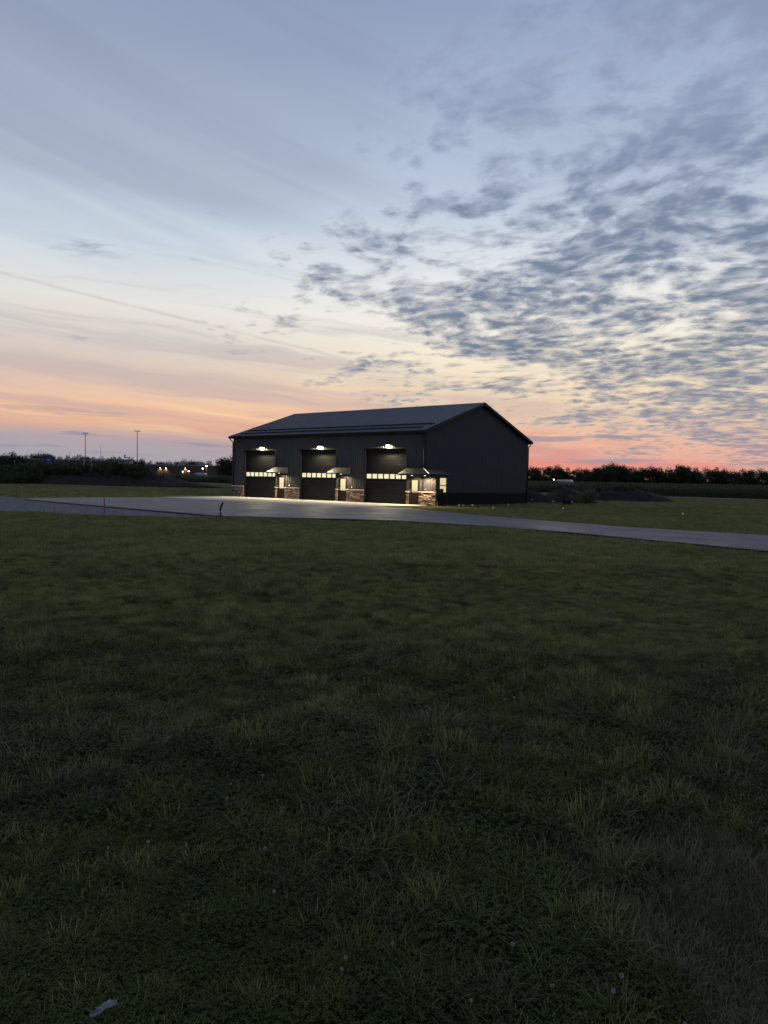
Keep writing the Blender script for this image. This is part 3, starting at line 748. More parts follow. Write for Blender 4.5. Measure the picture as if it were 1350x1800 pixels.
# ------------------------------------------------------------------ scatter: points in one mesh, instanced from a set of source meshes
def scatter(name, pts, rz, scl, idx, sources, tilt=None, scz=None, label=None, kind='stuff'):
    me = bpy.data.meshes.new(name); n = len(pts)
    me.vertices.add(n); me.vertices.foreach_set('co', np.asarray(pts, np.float32).ravel())
    rot = np.zeros((n, 3), np.float32); rot[:, 2] = rz
    if tilt is not None: rot[:, :2] = tilt
    s3 = np.repeat(np.asarray(scl, np.float32)[:, None], 3, 1)
    if scz is not None: s3[:, 2] *= scz
    a = me.attributes.new('rot', 'FLOAT_VECTOR', 'POINT'); a.data.foreach_set('vector', rot.ravel())
    a = me.attributes.new('siz', 'FLOAT_VECTOR', 'POINT'); a.data.foreach_set('vector', s3.ravel())
    a = me.attributes.new('pick', 'INT', 'POINT'); a.data.foreach_set('value', np.asarray(idx, np.int32))
    o = bpy.data.objects.new(name, me); col.objects.link(o)
    cc = bpy.data.collections.new(name+'_sources')
    for i, sm in enumerate(sources):
        so = bpy.data.objects.new('%s_source_%02d' % (name, i), sm); cc.objects.link(so)
    ng = bpy.data.node_groups.new(name+'_scatter', 'GeometryNodeTree')
    ng.interface.new_socket('Geometry', in_out='INPUT', socket_type='NodeSocketGeometry'); ng.interface.new_socket('Geometry', in_out='OUTPUT', socket_type='NodeSocketGeometry')
    N = ng.nodes.new; gi = N('NodeGroupInput'); go = N('NodeGroupOutput'); ip = N('GeometryNodeInstanceOnPoints'); ci = N('GeometryNodeCollectionInfo')
    ci.inputs['Collection'].default_value = cc; ci.inputs['Separate Children'].default_value = True; ci.inputs['Reset Children'].default_value = True
    def na(nm, ty):
        k = N('GeometryNodeInputNamedAttribute'); k.data_type = ty; k.inputs['Name'].default_value = nm; return [s for s in k.outputs if s.enabled][0]
    L = ng.links.new
    L(gi.outputs[0], ip.inputs['Points']); L(ci.outputs[0], ip.inputs['Instance']); ip.inputs['Pick Instance'].default_value = True
    L(na('pick', 'INT'), ip.inputs['Instance Index']); L(na('rot', 'FLOAT_VECTOR'), ip.inputs['Rotation']); L(na('siz', 'FLOAT_VECTOR'), ip.inputs['Scale'])
    L(ip.outputs[0], go.inputs[0])
    md = o.modifiers.new('scatter', 'NODES'); md.node_group = ng
    tag(o, label, kind=kind); return o

def blades_mesh(name, n, rad, h0, h1, w, bend, m, rnd, seg=3, flat=0.0):
    v = []; f = []
    for i in range(n):
        a = rnd.uniform(0, 2*math.pi); rr = rad*math.sqrt(rnd.random())
        x, y = rr*math.cos(a), rr*math.sin(a)
        h = rnd.uniform(h0, h1); da = a+rnd.gauss(0, .9) if rad > 0 else a
        b = bend*rnd.uniform(.3, 1.3); ww = w*rnd.uniform(.7, 1.2)
        tw = da+math.pi/2+rnd.gauss(0, .5); cx, cy = math.cos(tw)*ww/2, math.sin(tw)*ww/2
        n0 = len(v)
        for s in range(seg+1):
            t_ = s/seg; ang = b*t_
            # arc
            if b > 1e-3: hx = h/b*(1-math.cos(ang)); hz = h/b*math.sin(ang)
            else: hx = 0; hz = h*t_
            px_, py_ = x+math.cos(da)*hx, y+math.sin(da)*hx
            k = (1-t_**2.2) if s < seg else 0
            if s < seg: v += [(px_-cx*k, py_-cy*k, hz-.01), (px_+cx*k, py_+cy*k, hz-.01)]
            else: v.append((px_, py_, hz-.01))
        for s in range(seg-1): f.append((n0+2*s, n0+2*s+1, n0+2*s+3, n0+2*s+2))
        f.append((n0+2*seg-2, n0+2*seg-1, n0+2*seg))
    me = bpy.data.meshes.new(name); me.from_pydata(v, [], f); me.polygons.foreach_set('use_smooth', [True]*len(f)); me.materials.append(m); return me
def clover_mesh(name, n, rad, m, rnd):
    v = []; f = []
    for i in range(n):
        a = rnd.uniform(0, 6.283); rr = rad*math.sqrt(rnd.random()); x, y, z = rr*math.cos(a), rr*math.sin(a), rnd.uniform(.018, .048)
        s = rnd.uniform(.0050, .0085); ti = rnd.uniform(-.35, .35); tj = rnd.uniform(-.35, .35); a0 = rnd.uniform(0, 6.283)
        for k in range(3):
            b = a0+k*2.094; ux, uy = math.cos(b), math.sin(b); wx, wy = -uy, ux
            loc = [(0, 0), (s*.7, s*.5), (s*1.5, s*.42), (s*1.65, 0), (s*1.5, -s*.42), (s*.7, -s*.5)]
            n0 = len(v)
            for p_, w_ in loc:
                dx_, dy_ = ux*p_+wx*w_, uy*p_+wy*w_; v.append((x+dx_, y+dy_, z+ti*dx_+tj*dy_+.25*abs(w_)))
            f.append((n0, n0+1, n0+2, n0+3)); f.append((n0, n0+3, n0+4, n0+5))
        n0 = len(v); v += [(x-.0008, y, 0), (x+.0008, y, 0), (x+.0008, y, z), (x-.0008, y, z)]; f.append((n0, n0+1, n0+2, n0+3))
    me = bpy.data.meshes.new(name); me.from_pydata(v, [], f); me.materials.append(m); return me

rnd = random.Random(21)
rs = np.random.RandomState(5)
SRC = []
for i in range(6): SRC.append(blades_mesh('lawn_tuft', 60, .075, .025, .065, .0030, 1.1, M_['grass'], rnd))           # 0-5 lawn
for i in range(4): SRC.append(blades_mesh('coarse_tuft', 60, .06, .06, .16, .0036, 1.9, M_['clump'], rnd, 5))          # 6-9 coarse clumps
for i in range(4): SRC.append(clover_mesh('clover_tuft', 60, .09, M_['clover'], rnd))                                  # 10-13 clover
for i in range(2): SRC.append(blades_mesh('dry_tuft', 36, .10, .03, .10, .0035, 1.9, M_['dry'], rnd, 4))               # 14-15 dry
for i in range(3): SRC.append(blades_mesh('soft_tuft', 80, .07, .05, .115, .0028, 1.5, M_['grass'], rnd, 4))            # 16-18 longer lawn grass
for i in range(3): SRC.append(blades_mesh('far_tuft', 50, .13, .04, .12, .008, 1.1, M_['farg'], rnd, 2))              # 19-21 wide tufts for far lawn

def vnoise(x, y, s, seed):
    return np.array([smooth_noise(a, b, s, seed) for a, b in zip(x, y)])
ASPH_W = [W2(p) for p in ASPH]; GRAV_W = [W2(p) for p in GRAV]; APR_W = [W2(p) for p in APRON]
BARN_W = [W2(p) for p in [(-1.3,-.1),(-1.3,1.7),(-.1,1.7),(-.1,D_+.1),(L_+.1,D_+.1),(L_+.1,-.1)]]
def clear(x, y):
    k = ~(inpoly(x, y, ASPH_W) | inpoly(x, y, APR_W) | inpoly(x, y, BARN_W))
    return k & ~inpoly(x, y, GRAV_W)
P_, R_, S_, I_, Zs = [], [], [], [], []
def band(y0, y1, dens, margin, kinds, probs, s0, s1, patch=0.0):
    area = 0.0
    A_ = (.58*y1+margin)*2*(y1-y0); n = int(A_*dens)
    x = rs.uniform(-(.58*y1+margin), .58*y1+margin, n); y = rs.uniform(y0, y1, n)
    k = (np.abs(x) < .58*y+margin) & clear(x, y); x, y = x[k], y[k]
    ch = rs.choice(len(kinds), len(x), p=probs)
    for i in range(len(x)):
        lo, hi = kinds[ch[i]]
        xx, yy = x[i], y[i]
        pn_ = smooth_noise(xx, yy, .9, 2.0); p2 = smooth_noise(xx, yy, .33, 7.7)
        if y1 < 12:
            bdist = math.hypot(xx-BARE[0], (yy-BARE[1])*.55)+.5*smooth_noise(xx, yy, 2.2, 4.4)
            if bdist < BARE[2]+.1:
                if rs.rand() < .25: continue
                lo, hi = 14, 16
        s = rs.uniform(s0, s1)*(1+(.5*pn_+.4*p2)*(1.0 if y1 < 9 else .55))
        if lo == 10 and pn_+p2 < (-.38 if y1 < 6 else -.2): lo, hi = 0, 6
        if lo == 6 and p2+.6*pn_ < .26: lo, hi = 0, 6
        P_.append((xx, yy, ground_z(xx, yy)-.004)); R_.append(rs.uniform(0, 6.283)); S_.append(max(.35, s)); I_.append(rs.randint(lo, hi)); Zs.append(rs.uniform(.75, 1.2)*(1+.3*p2))
LAWN, CLUMP, CLOV, DRY, SOFT, FAR = (0, 6), (6, 10), (10, 14), (14, 16), (16, 19), (19, 22)
band(.9, 3.5, 520, .7, [LAWN, CLUMP, CLOV, SOFT, DRY], [.26, .06, .53, .125, .025], .8, 1.25)  # dark clover share rises near the viewer to carry the lawn's dimness
band(3.5, 5.5, 340, .9, [LAWN, CLUMP, CLOV, SOFT, DRY], [.40, .05, .40, .125, .025], .85, 1.35)
band(5.5, 8, 310, .9, [LAWN, CLUMP, CLOV, SOFT, DRY], [.53, .03, .28, .135, .025], .85, 1.4)
band(8, 16, 190, 1.2, [LAWN, SOFT, CLOV, CLUMP], [.74, .18, .06, .02], .85, 1.5)
band(16, 37, 105, 2.0, [LAWN, SOFT, FAR], [.42, .13, .45], .8, 1.7)
# far lawn strips around the barn and beyond the drive
def field(x0, x1, y0, y1, n, s0, s1, edge=None):
    x = rs.uniform(x0, x1, n); y = rs.uniform(y0, y1, n)
    k = clear(x, y); x, y = x[k], y[k]
    for xx, yy in zip(x, y):
        uu_, vv_ = toUV(xx, yy)
        if 92.5 < vv_: continue
        P_.append((xx, yy, ground_z(xx, yy)-.004)); R_.append(rs.uniform(0, 6.283)); S_.append(rs.uniform(s0, s1)*(1+.4*smooth_noise(xx, yy, .15, 3.0))); I_.append(rs.randint(19, 22)); Zs.append(rs.uniform(.7, 1.15))
field(2, 34, 24, 62, 60000, .7, 1.6)
field(8, 75, 62, 125, 60000, 1.0, 2.0)
field(-75, -14, 50, 150, 70000, 1.0, 2.1)
scatter('lawn_grass', P_, R_, S_, I_, SRC, scz=np.array(Zs), label='dark green mown lawn grass with clover and coarse clumps')

# loose stones on the gravel
STN = []
for i in range(4):
    b_ = MB(); r_ = random.Random(60+i); sx, sy, sz_ = r_.uniform(.7, 1.2), r_.uniform(.7, 1.2), r_.uniform(.4, .8); ring = []
    for (zz, rr) in ((-.5, .5), (.1, 1.0), (.6, .55)):
        for k in range(5):
            a_ = 6.283*k/5+zz; j_ = r_.uniform(.75, 1.15); ring.append((math.cos(a_)*rr*sx*j_, math.sin(a_)*rr*sy*j_, zz*sz_+r_.uniform(-.1, .1)))
    b_.v = ring
    for l_ in range(2):
        for k in range(5): b_.f.append((l_*5+k, l_*5+(k+1) % 5, (l_+1)*5+(k+1) % 5, (l_+1)*5+k)); b_.c.append(None)
    b_.f.append((10, 11, 12, 13, 14)); b_.c.append(None); b_.f.append((4, 3, 2, 1, 0)); b_.c.append(None)
    STN.append(b_.mesh('stone', M_['gst']))
gu = rs.uniform(-7, 45, 26000); gvv = rs.uniform(-33, -19, 26000); gk = inpoly(gu, gvv, GRAV) & ~inpoly(gu, gvv, ASPH)
gpt = [tuple(W(a_, b_, -.024)) for a_, b_ in zip(gu[gk], gvv[gk])]
for k in range(500):
    a_ = rs.uniform(-6, 14); w_ = W(a_, -28.5+rs.normal(0, .8)+.1*a_); gpt.append((w_.x, w_.y, -.05))
n_ = len(gpt)
scatter('gravel_stones', gpt, rs.uniform(0, 6.28, n_), .012+.028*rs.rand(n_)**2.2, rs.randint(0, 4, n_), STN, label='loose grey stones strewn over the gravel area')

# white clover blooms standing in the near lawn
hb = MB()
for k in range(26):
    th_ = math.acos(1-2*(k+.5)/26); ph = k*2.399
    dr_ = Vector((math.sin(th_)*math.cos(ph), math.sin(th_)*math.sin(ph), math.cos(th_)))
    c0 = Vector((0, 0, .072))+dr_*.004; tp = Vector((0, 0, .072))+dr_*.0105; sd_ = dr_.orthogonal().normalized()*.0024
    s2 = dr_.cross(sd_).normalized()*.0024
    hb.face([c0+sd_, tp+sd_*.6, tp-sd_*.6, c0-sd_]); hb.face([c0+s2, tp+s2*.6, tp-s2*.6, c0-s2])
hb.tube([(.004, 0, -.06), (.0, .0, .0), (.002, .001, .035), (0, 0, .066)], .0011, 4)
bloom_me = hb.mesh('clover_flower', mat('clover_white', (.34, .33, .29), .8, .2))
for k in range(130):
    yy = .0
    while True:
        yy = 1.9+7*rs.rand()**1.4; xx = rs.uniform(-.56, .50)*yy
        if smooth_noise(xx, yy, .9, 2.0)+smooth_noise(xx, yy, .33, 7.7) > -.1 and math.hypot(xx-BARE[0], (yy-BARE[1])*.55) > BARE[2] and math.hypot(xx+.9, yy-2.3) > .35: break
    o = add('clover_flower', bloom_me, None, (xx, yy, ground_z(xx, yy)+rs.uniform(.006, .028)), rs.uniform(0, 6.28), rs.uniform(.55, .85))
    tag(o, 'small white clover bloom standing in the dark lawn', 'flower', 'white clover blooms scattered over the lawn')

# pale curled leaf lying on the grass
lm = mat('dead_leaf', (.22, .22, .235), .75, .25, 0, .3, 40, .3, 120, coords='obj')
out_l = [(-.060,.0),(-.052,.018),(-.040,.012),(-.030,.030),(-.012,.022),(.0,.036),(.014,.020),(.030,.030),(.040,.012),(.058,.016),(.066,.002),(.052,-.008),(.044,-.022),(.026,-.014),(.012,-.032),(-.004,-.016),(-.022,-.030),(-.034,-.012),(-.050,-.014)]
lb = MB(); ctr = [(-.05,0), (-.025,.002), (0,.002), (.025,.001), (.055,.002)]
def lz(x, y): return .016*math.sin(x*38)+abs(y)*.45+.006*math.sin(y*120)
n_o = len(out_l)
lb.v = [(x, y, lz(x, y)) for x, y in out_l]+[(x*.55, y*.5, lz(x*.55, y*.5)) for x, y in out_l]+[(0, 0, lz(0, 0))]
for i in range(n_o):
    j = (i+1) % n_o; lb.f.append((i, j, n_o+j, n_o+i)); lb.c.append(None); lb.f.append((n_o+i, n_o+j, 2*n_o)); lb.c.append(None)
lo_ = lb.build('dead_leaf', lm, None, smooth=True)
lo_.modifiers.new('thick', 'SOLIDIFY').thickness = .0012
lo_.location = (-.895, 2.36, ground_z(-.895, 2.36)+.062); lo_.rotation_euler = (R(8), R(-6), R(12)); lo_.scale = (.74, .62, .8)
tag(lo_, 'pale dry curled leaf lying on the dark grass', 'leaf')

# ------------------------------------------------------------------ corn
def corn_mesh(rnd):
    v = []; f = []; mi = []
    H = rnd.uniform(2.05, 2.45)
    mb = MB(); mb.tube([(0, 0, 0), (.01, 0, H*.5), (0, .01, H)], [.016, .013, .007], 5, False)
    v += mb.v; f += mb.f; mi += [0]*len(mb.f)
    a = rnd.uniform(0, 6.28)
    for k in range(13):
        z0 = .25+H*.80*k/13; a += math.pi+rnd.gauss(0, .35); ln = rnd.uniform(.5, .85)*(1-.25*abs(k/13-.5)); w = rnd.uniform(.06, .09)
        n0 = len(v); ux, uy = math.cos(a), math.sin(a); S = 5
        for s in range(S+1):
            t_ = s/S; r_ = ln*(.85*t_); z = z0+ln*(.75*t_-1.15*t_*t_)+.12*t_; ww = w*(.55+1.3*t_-1.85*t_*t_) if s < S else .004
            v += [(ux*r_-uy*ww/2, uy*r_+ux*ww/2, z), (ux*r_+uy*ww/2, uy*r_-ux*ww/2, z)]
        for s in range(S): f.append((n0+2*s, n0+2*s+1, n0+2*s+3, n0+2*s+2)); mi.append(0)
    for k in range(7):
        b = rnd.uniform(0, 6.28); l_ = rnd.uniform(.15, .28); sp = rnd.uniform(.05, .16); n0 = len(v)
        v += [(-.008, 0, H-.03), (.008, 0, H-.03), (math.cos(b)*sp+.008, math.sin(b)*sp, H+l_), (math.cos(b)*sp-.008, math.sin(b)*sp, H+l_)]; f.append((n0, n0+1, n0+2, n0+3)); mi.append(1)
    me = bpy.data.meshes.new('corn_plant'); me.from_pydata(v, [], f); me.materials.append(M_['corn']); me.materials.append(M_['tassel']); me.polygons.foreach_set('material_index', mi); return me
cs = [corn_mesh(rnd) for _ in range(6)]
pts = []
def corn_rows(u0, u1, v0, nrow, step, rowstep):
    for rI in range(nrow):
        u = u0
        while u < u1:
            w = W(u+rs.uniform(-.06, .06), v0+rI*rowstep+rs.uniform(-.05, .05)); pts.append((w.x, w.y, -.05)); u += step
corn_rows(-14, 78, 102.0, 7, .22, .76); corn_rows(-14, 100, 107.5, 12, .45, 1.4)
corn_rows(130, 215, 102.0, 6, .26, .76); corn_rows(120, 215, 107, 9, .5, 1.6)
n = len(pts)
scatter('corn_field', pts, rs.uniform(0, 6.28, n), rs.uniform(.92, 1.1, n), rs.randint(0, 6, n), cs, label='tall green corn field with an even top edge behind the barn')

# ------------------------------------------------------------------ trees
def tree_meshes(seed, H=12.0, Wd=4.6, nleaf=5200, base=.28, leaf=.50):
    r_ = random.Random(seed); tb = MB(); lean = (r_.uniform(-.4, .4), r_.uniform(-.4, .4))
    top = H*.80
    tb.tube([(0, 0, -.3), (lean[0]*.3, lean[1]*.3, top*.4), (lean[0], lean[1], top)], [H*.022, H*.016, H*.004], 7)
    cl = []
    for k in range(r_.randint(17, 21)):
        t_ = r_.uniform(.16, .98); z0 = top*t_*.75; a = r_.uniform(0, 6.28); sp = Wd*(.35+.65*math.sin(math.pi*min(1, max(.08, (t_-.18)/.9))))*r_.uniform(.55, 1.0)
        e = Vector((lean[0]*t_+math.cos(a)*sp, lean[1]*t_+math.sin(a)*sp, min(H*.93, z0+H*r_.uniform(.10, .26))))
        s0 = Vector((lean[0]*t_*.75, lean[1]*t_*.75, z0)); md = s0.lerp(e, .5)+Vector((0, 0, .3))
        tb.tube([s0, md, e], [H*.010, H*.006, H*.002], 5, False)
        cl.append((e, r_.uniform(.85, 1.55)*Wd*.30)); cl.append((md+Vector((0, 0, .3)), r_.uniform(.5, .9)*Wd*.28))
        for _ in range(2):
            e2 = e+Vector((r_.gauss(0, .9), r_.gauss(0, .9), r_.uniform(-.5, 1.2))); tb.tube([md, e2], [H*.004, H*.0015], 4, False); cl.append((e2, r_.uniform(.45, 1.0)*Wd*.26))
    cl.append((Vector((lean[0], lean[1], H*.88)), Wd*.34)); cl.append((Vector((lean[0]*.8, lean[1]*.8, H*.74)), Wd*.42))
    wts = [c[1]**2 for c in cl]; v = []; f = []
    pick = r_.choices(range(len(cl)), wts, k=nleaf)
    for ci_ in pick:
        c, rad = cl[ci_]
        dv_ = Vector((r_.gauss(0, 1), r_.gauss(0, 1), r_.gauss(0, .75))).normalized()*rad*(r_.random()**.45)
        p = c+dv_
        if p.z < H*.12: continue
        s = leaf*r_.uniform(.5, 1.1); nrm_ = Vector((r_.gauss(0, 1), r_.gauss(0, 1), r_.gauss(0, 1)+.4)).normalized(); u = nrm_.orthogonal().normalized(); w = nrm_.cross(u)
        n0 = len(v); v += [tuple(p-u*s*.5), tuple(p+w*s*.32), tuple(p+u*s*.5), tuple(p-w*s*.32)]; f.append((n0, n0+1, n0+2, n0+3))
    me = bpy.data.meshes.new('crown'); me.from_pydata(v, [], f); me.materials.append(M_['tree'])
    return tb.mesh('trunk', M_['bark']), me
TREES = [tree_meshes(100+i, 12.0, [4.6, 5.4, 4.0, 5.0, 3.6, 5.8][i], [7600, 9000, 6600, 8000, 6000, 8600][i]) for i in range(6)]
def tree(px, dist, topy, kind, wsc=1.0, label='', group=''):
    x = bear(px, dist); h = zat(px, topy, dist); s = h/11.6
    o = empty('tree', (x, dist, -.1), rnd.uniform(0, 6.28)); o.scale = (s*wsc, s*wsc, s)
    t_ = bpy.data.objects.new('trunk', TREES[kind][0]); col.objects.link(t_); t_.parent = o
    c = bpy.data.objects.new('crown', TREES[kind][1]); col.objects.link(c); c.parent = o
    tag(o, label, 'tree', group); return o
LINE = [(905,392,822),(930,395,819),(948,380,820),(962,402,821),(978,388,818),(996,384,821),(1014,405,822),(1030,392,823),(1044,380,820),(1060,400,817),(1076,376,813.5),(1087,408,823),(1082,398,826),(1094,396,818),(1110,384,821),(1124,404,822),(1140,390,820),(1158,386,822),(1172,402,823),(1190,382,818),(1206,396,820),(1220,388,821),(1238,404,823),(1254,386,822),(1270,394,823),(1286,402,826),(1302,388,824),(1318,396,825),(1334,384,823),(1352,400,825),(1374,390,824),(1396,396,825)]
for i, (px, z_, ty) in enumerate(LINE):
    big = ty < 815
    tree(px, z_*1.0, ty+rnd.uniform(-1, 1), [1, 3, 0, 2, 5, 4][i % 6] if not big else 5, rnd.uniform(1.0, 1.25) if not big else 1.3,
         'tallest broad-crowned dark tree in the line beyond the corn' if big else 'dark leafy tree in the long line beyond the corn', 'trees in the line beyond the corn')
LT = [(-14,250,800,1),(8,255,800,3),(22,262,796,0),(36,266,803,2),(44,372,802,0),(57,376,801,4),(68,350,798,3),(76,368,800,5),(90,372,803,1),(104,372,804,2),(118,378,803,4),(132,372,804,0),(140,365,801,2),(152,372,805,3),(165,372,806,4),(178,372,806,1),(190,368,808,0),(197,352,804,2),(207,372,807,3),(230,360,807,1),(250,330,808,2),(262,345,812,4),(276,345,813,0),(296,352,813,3),(310,352,813,2)]
for px, z_, ty, kd in LT: tree(px, z_, ty-2.5, kd, rnd.uniform(1.0, 1.3), 'dark tree on the skyline behind the low school buildings', 'skyline trees behind the school')
for px, z_, ty, kd, ws, lab in [(322,352,808,1,1.35,None),(334,358,809,3,1.1,None),(350,352,810,0,1.2,None),(366,352,809,2,1.15,None)]:
    tree(px, z_, ty, kd, ws, 'round dark tree rising behind the lamp-lit school wing', 'round trees behind the lit school wing')
for px, z_, ty, kd, ws in [(396,245,807,3,1.1),(409,240,801.5,5,1.25),(424,250,806,1,1.1)]:
    tree(px, z_, ty, kd, ws, 'large dark tree close beside the barn\'s far corner', 'large trees beside the barn corner')
# undergrowth along the line of trees
v = []; f = []
def leaf_cloud(x0, y0, x1, y1, n, h, dep, s0):
    for k in range(n):
        t_ = rs.rand(); bx_, by_ = x0+(x1-x0)*t_, y0+(y1-y0)*t_
        hh = h*(.72+.4*smooth_noise(bx_, by_, .12, 6.0)+.2*smooth_noise(bx_, by_, .5, 2.0))
        p = Vector((bx_+rs.normal(0, .3), by_+rs.uniform(-dep, dep), hh*rs.rand()**.75)); s = s0*rs.uniform(.5, 1.2)
        nrm_ = Vector((rs.normal(), rs.normal()-.5, rs.normal()+.3)).normalized(); u = nrm_.orthogonal().normalized(); w = nrm_.cross(u)
        n0 = len(v); v.extend([tuple(p-u*s*.5), tuple(p+w*s*.4), tuple(p+u*s*.5), tuple(p-w*s*.4)]); f.append((n0, n0+1, n0+2, n0+3))
leaf_cloud(60, 386, 235, 386, 24000, 7.3, 3, 1.1)
leaf_cloud(-215, 380, -60, 372, 14000, 8.0, 3, 1.3)
me = bpy.data.meshes.new('undergrowth'); me.from_pydata(v, [], f); me.materials.append(M_['tree'])
o = bpy.data.objects.new('undergrowth', me); col.objects.link(o); tag(o, 'dense dark undergrowth under the far trees', kind='stuff')

# ------------------------------------------------------------------ earth mounds
def mound(name, cx, cy, parts, ext, res, label, cat, group=None, rough=.25):
    """parts: list of (x, y, height, rx, ry) lobes in world metres"""
    xs = np.arange(cx-ext[0], cx+ext[0]+.01, res); ys = np.arange(cy-ext[1], cy+ext[1]+.01, res)
    hs = {}
    def hf(x, y):
        h = -.35
        for (lx, ly, hh, rx, ry) in parts:
            d2 = ((x-lx)/rx)**2+((y-ly)/ry)**2
            h = max(h, hh*(1-d2**.75)) if d2 < 1.6 else h
        if h > -.3: h += rough*(smooth_noise(x, y, .5, 1.0)+.5*smooth_noise(x, y, 1.3, 4.0))*min(1, max(0, (h+.3)))
        return h
    v = [(x-cx, y-cy, hf(x, y)) for y in ys for x in xs]; n = len(xs)
    f = []
    for j in range(len(ys)-1):
        for i in range(n-1):
            q_ = (j*n+i, j*n+i+1, (j+1)*n+i+1, (j+1)*n+i)
            if max(v[a][2] for a in q_) > -.2: f.append(q_)
    me = bpy.data.meshes.new(name); me.from_pydata(v, [], f)
    bm = bmesh.new(); bm.from_mesh(me); bmesh.ops.delete(bm, geom=[w for w in bm.verts if not w.link_faces], context='VERTS'); bm.to_mesh(me); bm.free()
    me.polygons.foreach_set('use_smooth', [True]*len(me.polygons)); me.materials.append(M_['soil'])
    o = bpy.data.objects.new(name, me); col.objects.link(o); o.location = (cx, cy, 0); tag(o, label, cat, group); return hf
Zm = 132.0
hm = mound('soil_mound', -52, Zm, [(bear(188, Zm), Zm+2, 3.0, 10, 9), (bear(140, Zm), Zm, 2.9, 11, 8), (bear(90, Zm), Zm, 2.5, 10, 8), (bear(45, Zm), Zm, 2.0, 10, 7), (bear(228, Zm), Zm+2, 2.9, 7, 8), (bear(262, Zm), Zm+2, 2.2, 5.5, 7), (bear(290, Zm), Zm+2, 1.55, 5.5, 7), (bear(318, Zm), Zm+1, 1.05, 5.5, 6), (bear(342, Zm), Zm+1, .55, 4.5, 5)], (34, 13), .6, 'long dark soil mound overgrown with weeds beside the asphalt lot', 'soil mound')
Z1 = 70.0
hA = mound('dirt_pile', bear(945, Z1), Z1+3, [(bear(940, Z1), Z1+3, 1.15, 2.6, 2.2)], (5, 4), .22, 'rounded brown dirt pile touching the barn\'s rear corner', 'dirt pile', 'dirt piles behind the barn', .16)
Z2 = 76.0
hB = mound('dirt_pile', bear(1000, Z2), Z2, [(bear(996, Z2), Z2, 1.55, 3.2, 3.0), (bear(975, Z2), Z2, .8, 2.4, 2.4)], (7, 4), .22, 'brown dirt pile with a black box at its foot', 'dirt pile', 'dirt piles behind the barn', .18)
Z3 = 92.0
hC = mound('dirt_pile', bear(1085, Z3), Z3, [(bear(1060, Z3), Z3, 1.75, 5.5, 4), (bear(1105, Z3), Z3, 1.6, 5.5, 4), (bear(1140, Z3), Z3+1, 1.1, 3.5, 3)], (11, 6), .3, 'longest dirt pile with weeds along its crest', 'dirt pile', 'dirt piles behind the barn', .2)

# weeds on the mounds
def weed_mesh(rnd, H=1.0, spread=.5, n=150, ls=.12):
    v = []; f = []
    for k in range(9):
        a = rnd.uniform(0, 6.28); sp = spread*rnd.uniform(.1, .6); h = H*rnd.uniform(.55, 1.1); ex, ey = math.cos(a)*sp, math.sin(a)*sp
        n0 = len(v); v += [(-.008, 0, -.1), (.008, 0, -.1), (ex+.004, ey, h), (ex-.004, ey, h)]; f.append((n0, n0+1, n0+2, n0+3))
        for j in range(n//9):
            t_ = rnd.uniform(.1, 1.0); p = Vector((ex*t_+rnd.gauss(0, .10*spread/.5), ey*t_+rnd.gauss(0, .10*spread/.5), h*t_)); s = ls*rnd.uniform(.5, 1.2)
            nm = Vector((rnd.gauss(0, 1), rnd.gauss(0, 1), rnd.gauss(0, 1)+.5)).normalized(); u = nm.orthogonal().normalized(); w = nm.cross(u)
            n0 = len(v); v += [tuple(p-u*s), tuple(p+w*s*.35), tuple(p+u*s), tuple(p-w*s*.35)]; f.append((n0, n0+1, n0+2, n0+3))
    me = bpy.data.meshes.new('weed_plant'); me.from_pydata(v, [], f); me.materials.append(M_['weed']); return me
ws = [weed_mesh(rnd) for _ in range(5)]
WP, WS, WI = [], [], []
def put_weed(x, y, z, s): WP.append((x, y, z-.05)); WS.append(s); WI.append(rs.randint(0, 5))
for k in range(5200):                                           # crown and left flank of the big mound
    x, y = rs.uniform(-86, -22), rs.uniform(Zm-12, Zm+12); h = hm(x, y); px_ = x/y*F_PX+675
    if h < .2: continue
    p_ok = min(1, max(0, (h-1.0)/1.3))
    if px_ < 75: p_ok = 1.0
    if px_ > 262: p_ok *= .3
    if rs.rand() < p_ok*(.75+.5*smooth_noise(x, y, .2, 5.0)): put_weed(x, y, h, rs.uniform(.7, 1.5))
for k in range(900):                                            # rank growth left of and behind the mound
    x, y = rs.uniform(-92, -60), rs.uniform(118, 150)
    put_weed(x, y, max(0, hm(x, y)), rs.uniform(.8, 1.9))
for k in range(380):                                            # rough grass strip at the foot
    t_ = rs.rand(); x = bear(200+200*t_, 126)+rs.normal(0, 1.0); y = 121+rs.normal(0, 1.2); put_weed(x, y, -.05, rs.uniform(.25, .5))
for hf, cx, cy, ex, n, lo in ((hC, bear(1085, Z3), Z3, 9, 420, 1.15), (hB, bear(1000, Z2), Z2, 4, 60, 1.3)):
    for k in range(n):
        x, y = cx+rs.uniform(-ex, ex), cy+rs.uniform(-3, 3); h = hf(x, y)
        if h > lo or (h > .3 and rs.rand() < .08): put_weed(x, y, h, rs.uniform(.25, .6))
n = len(WP)
scatter('weeds', WP, rs.uniform(0, 6.28, n), WS, WI, ws, label='rank dark weeds growing over the soil mounds')
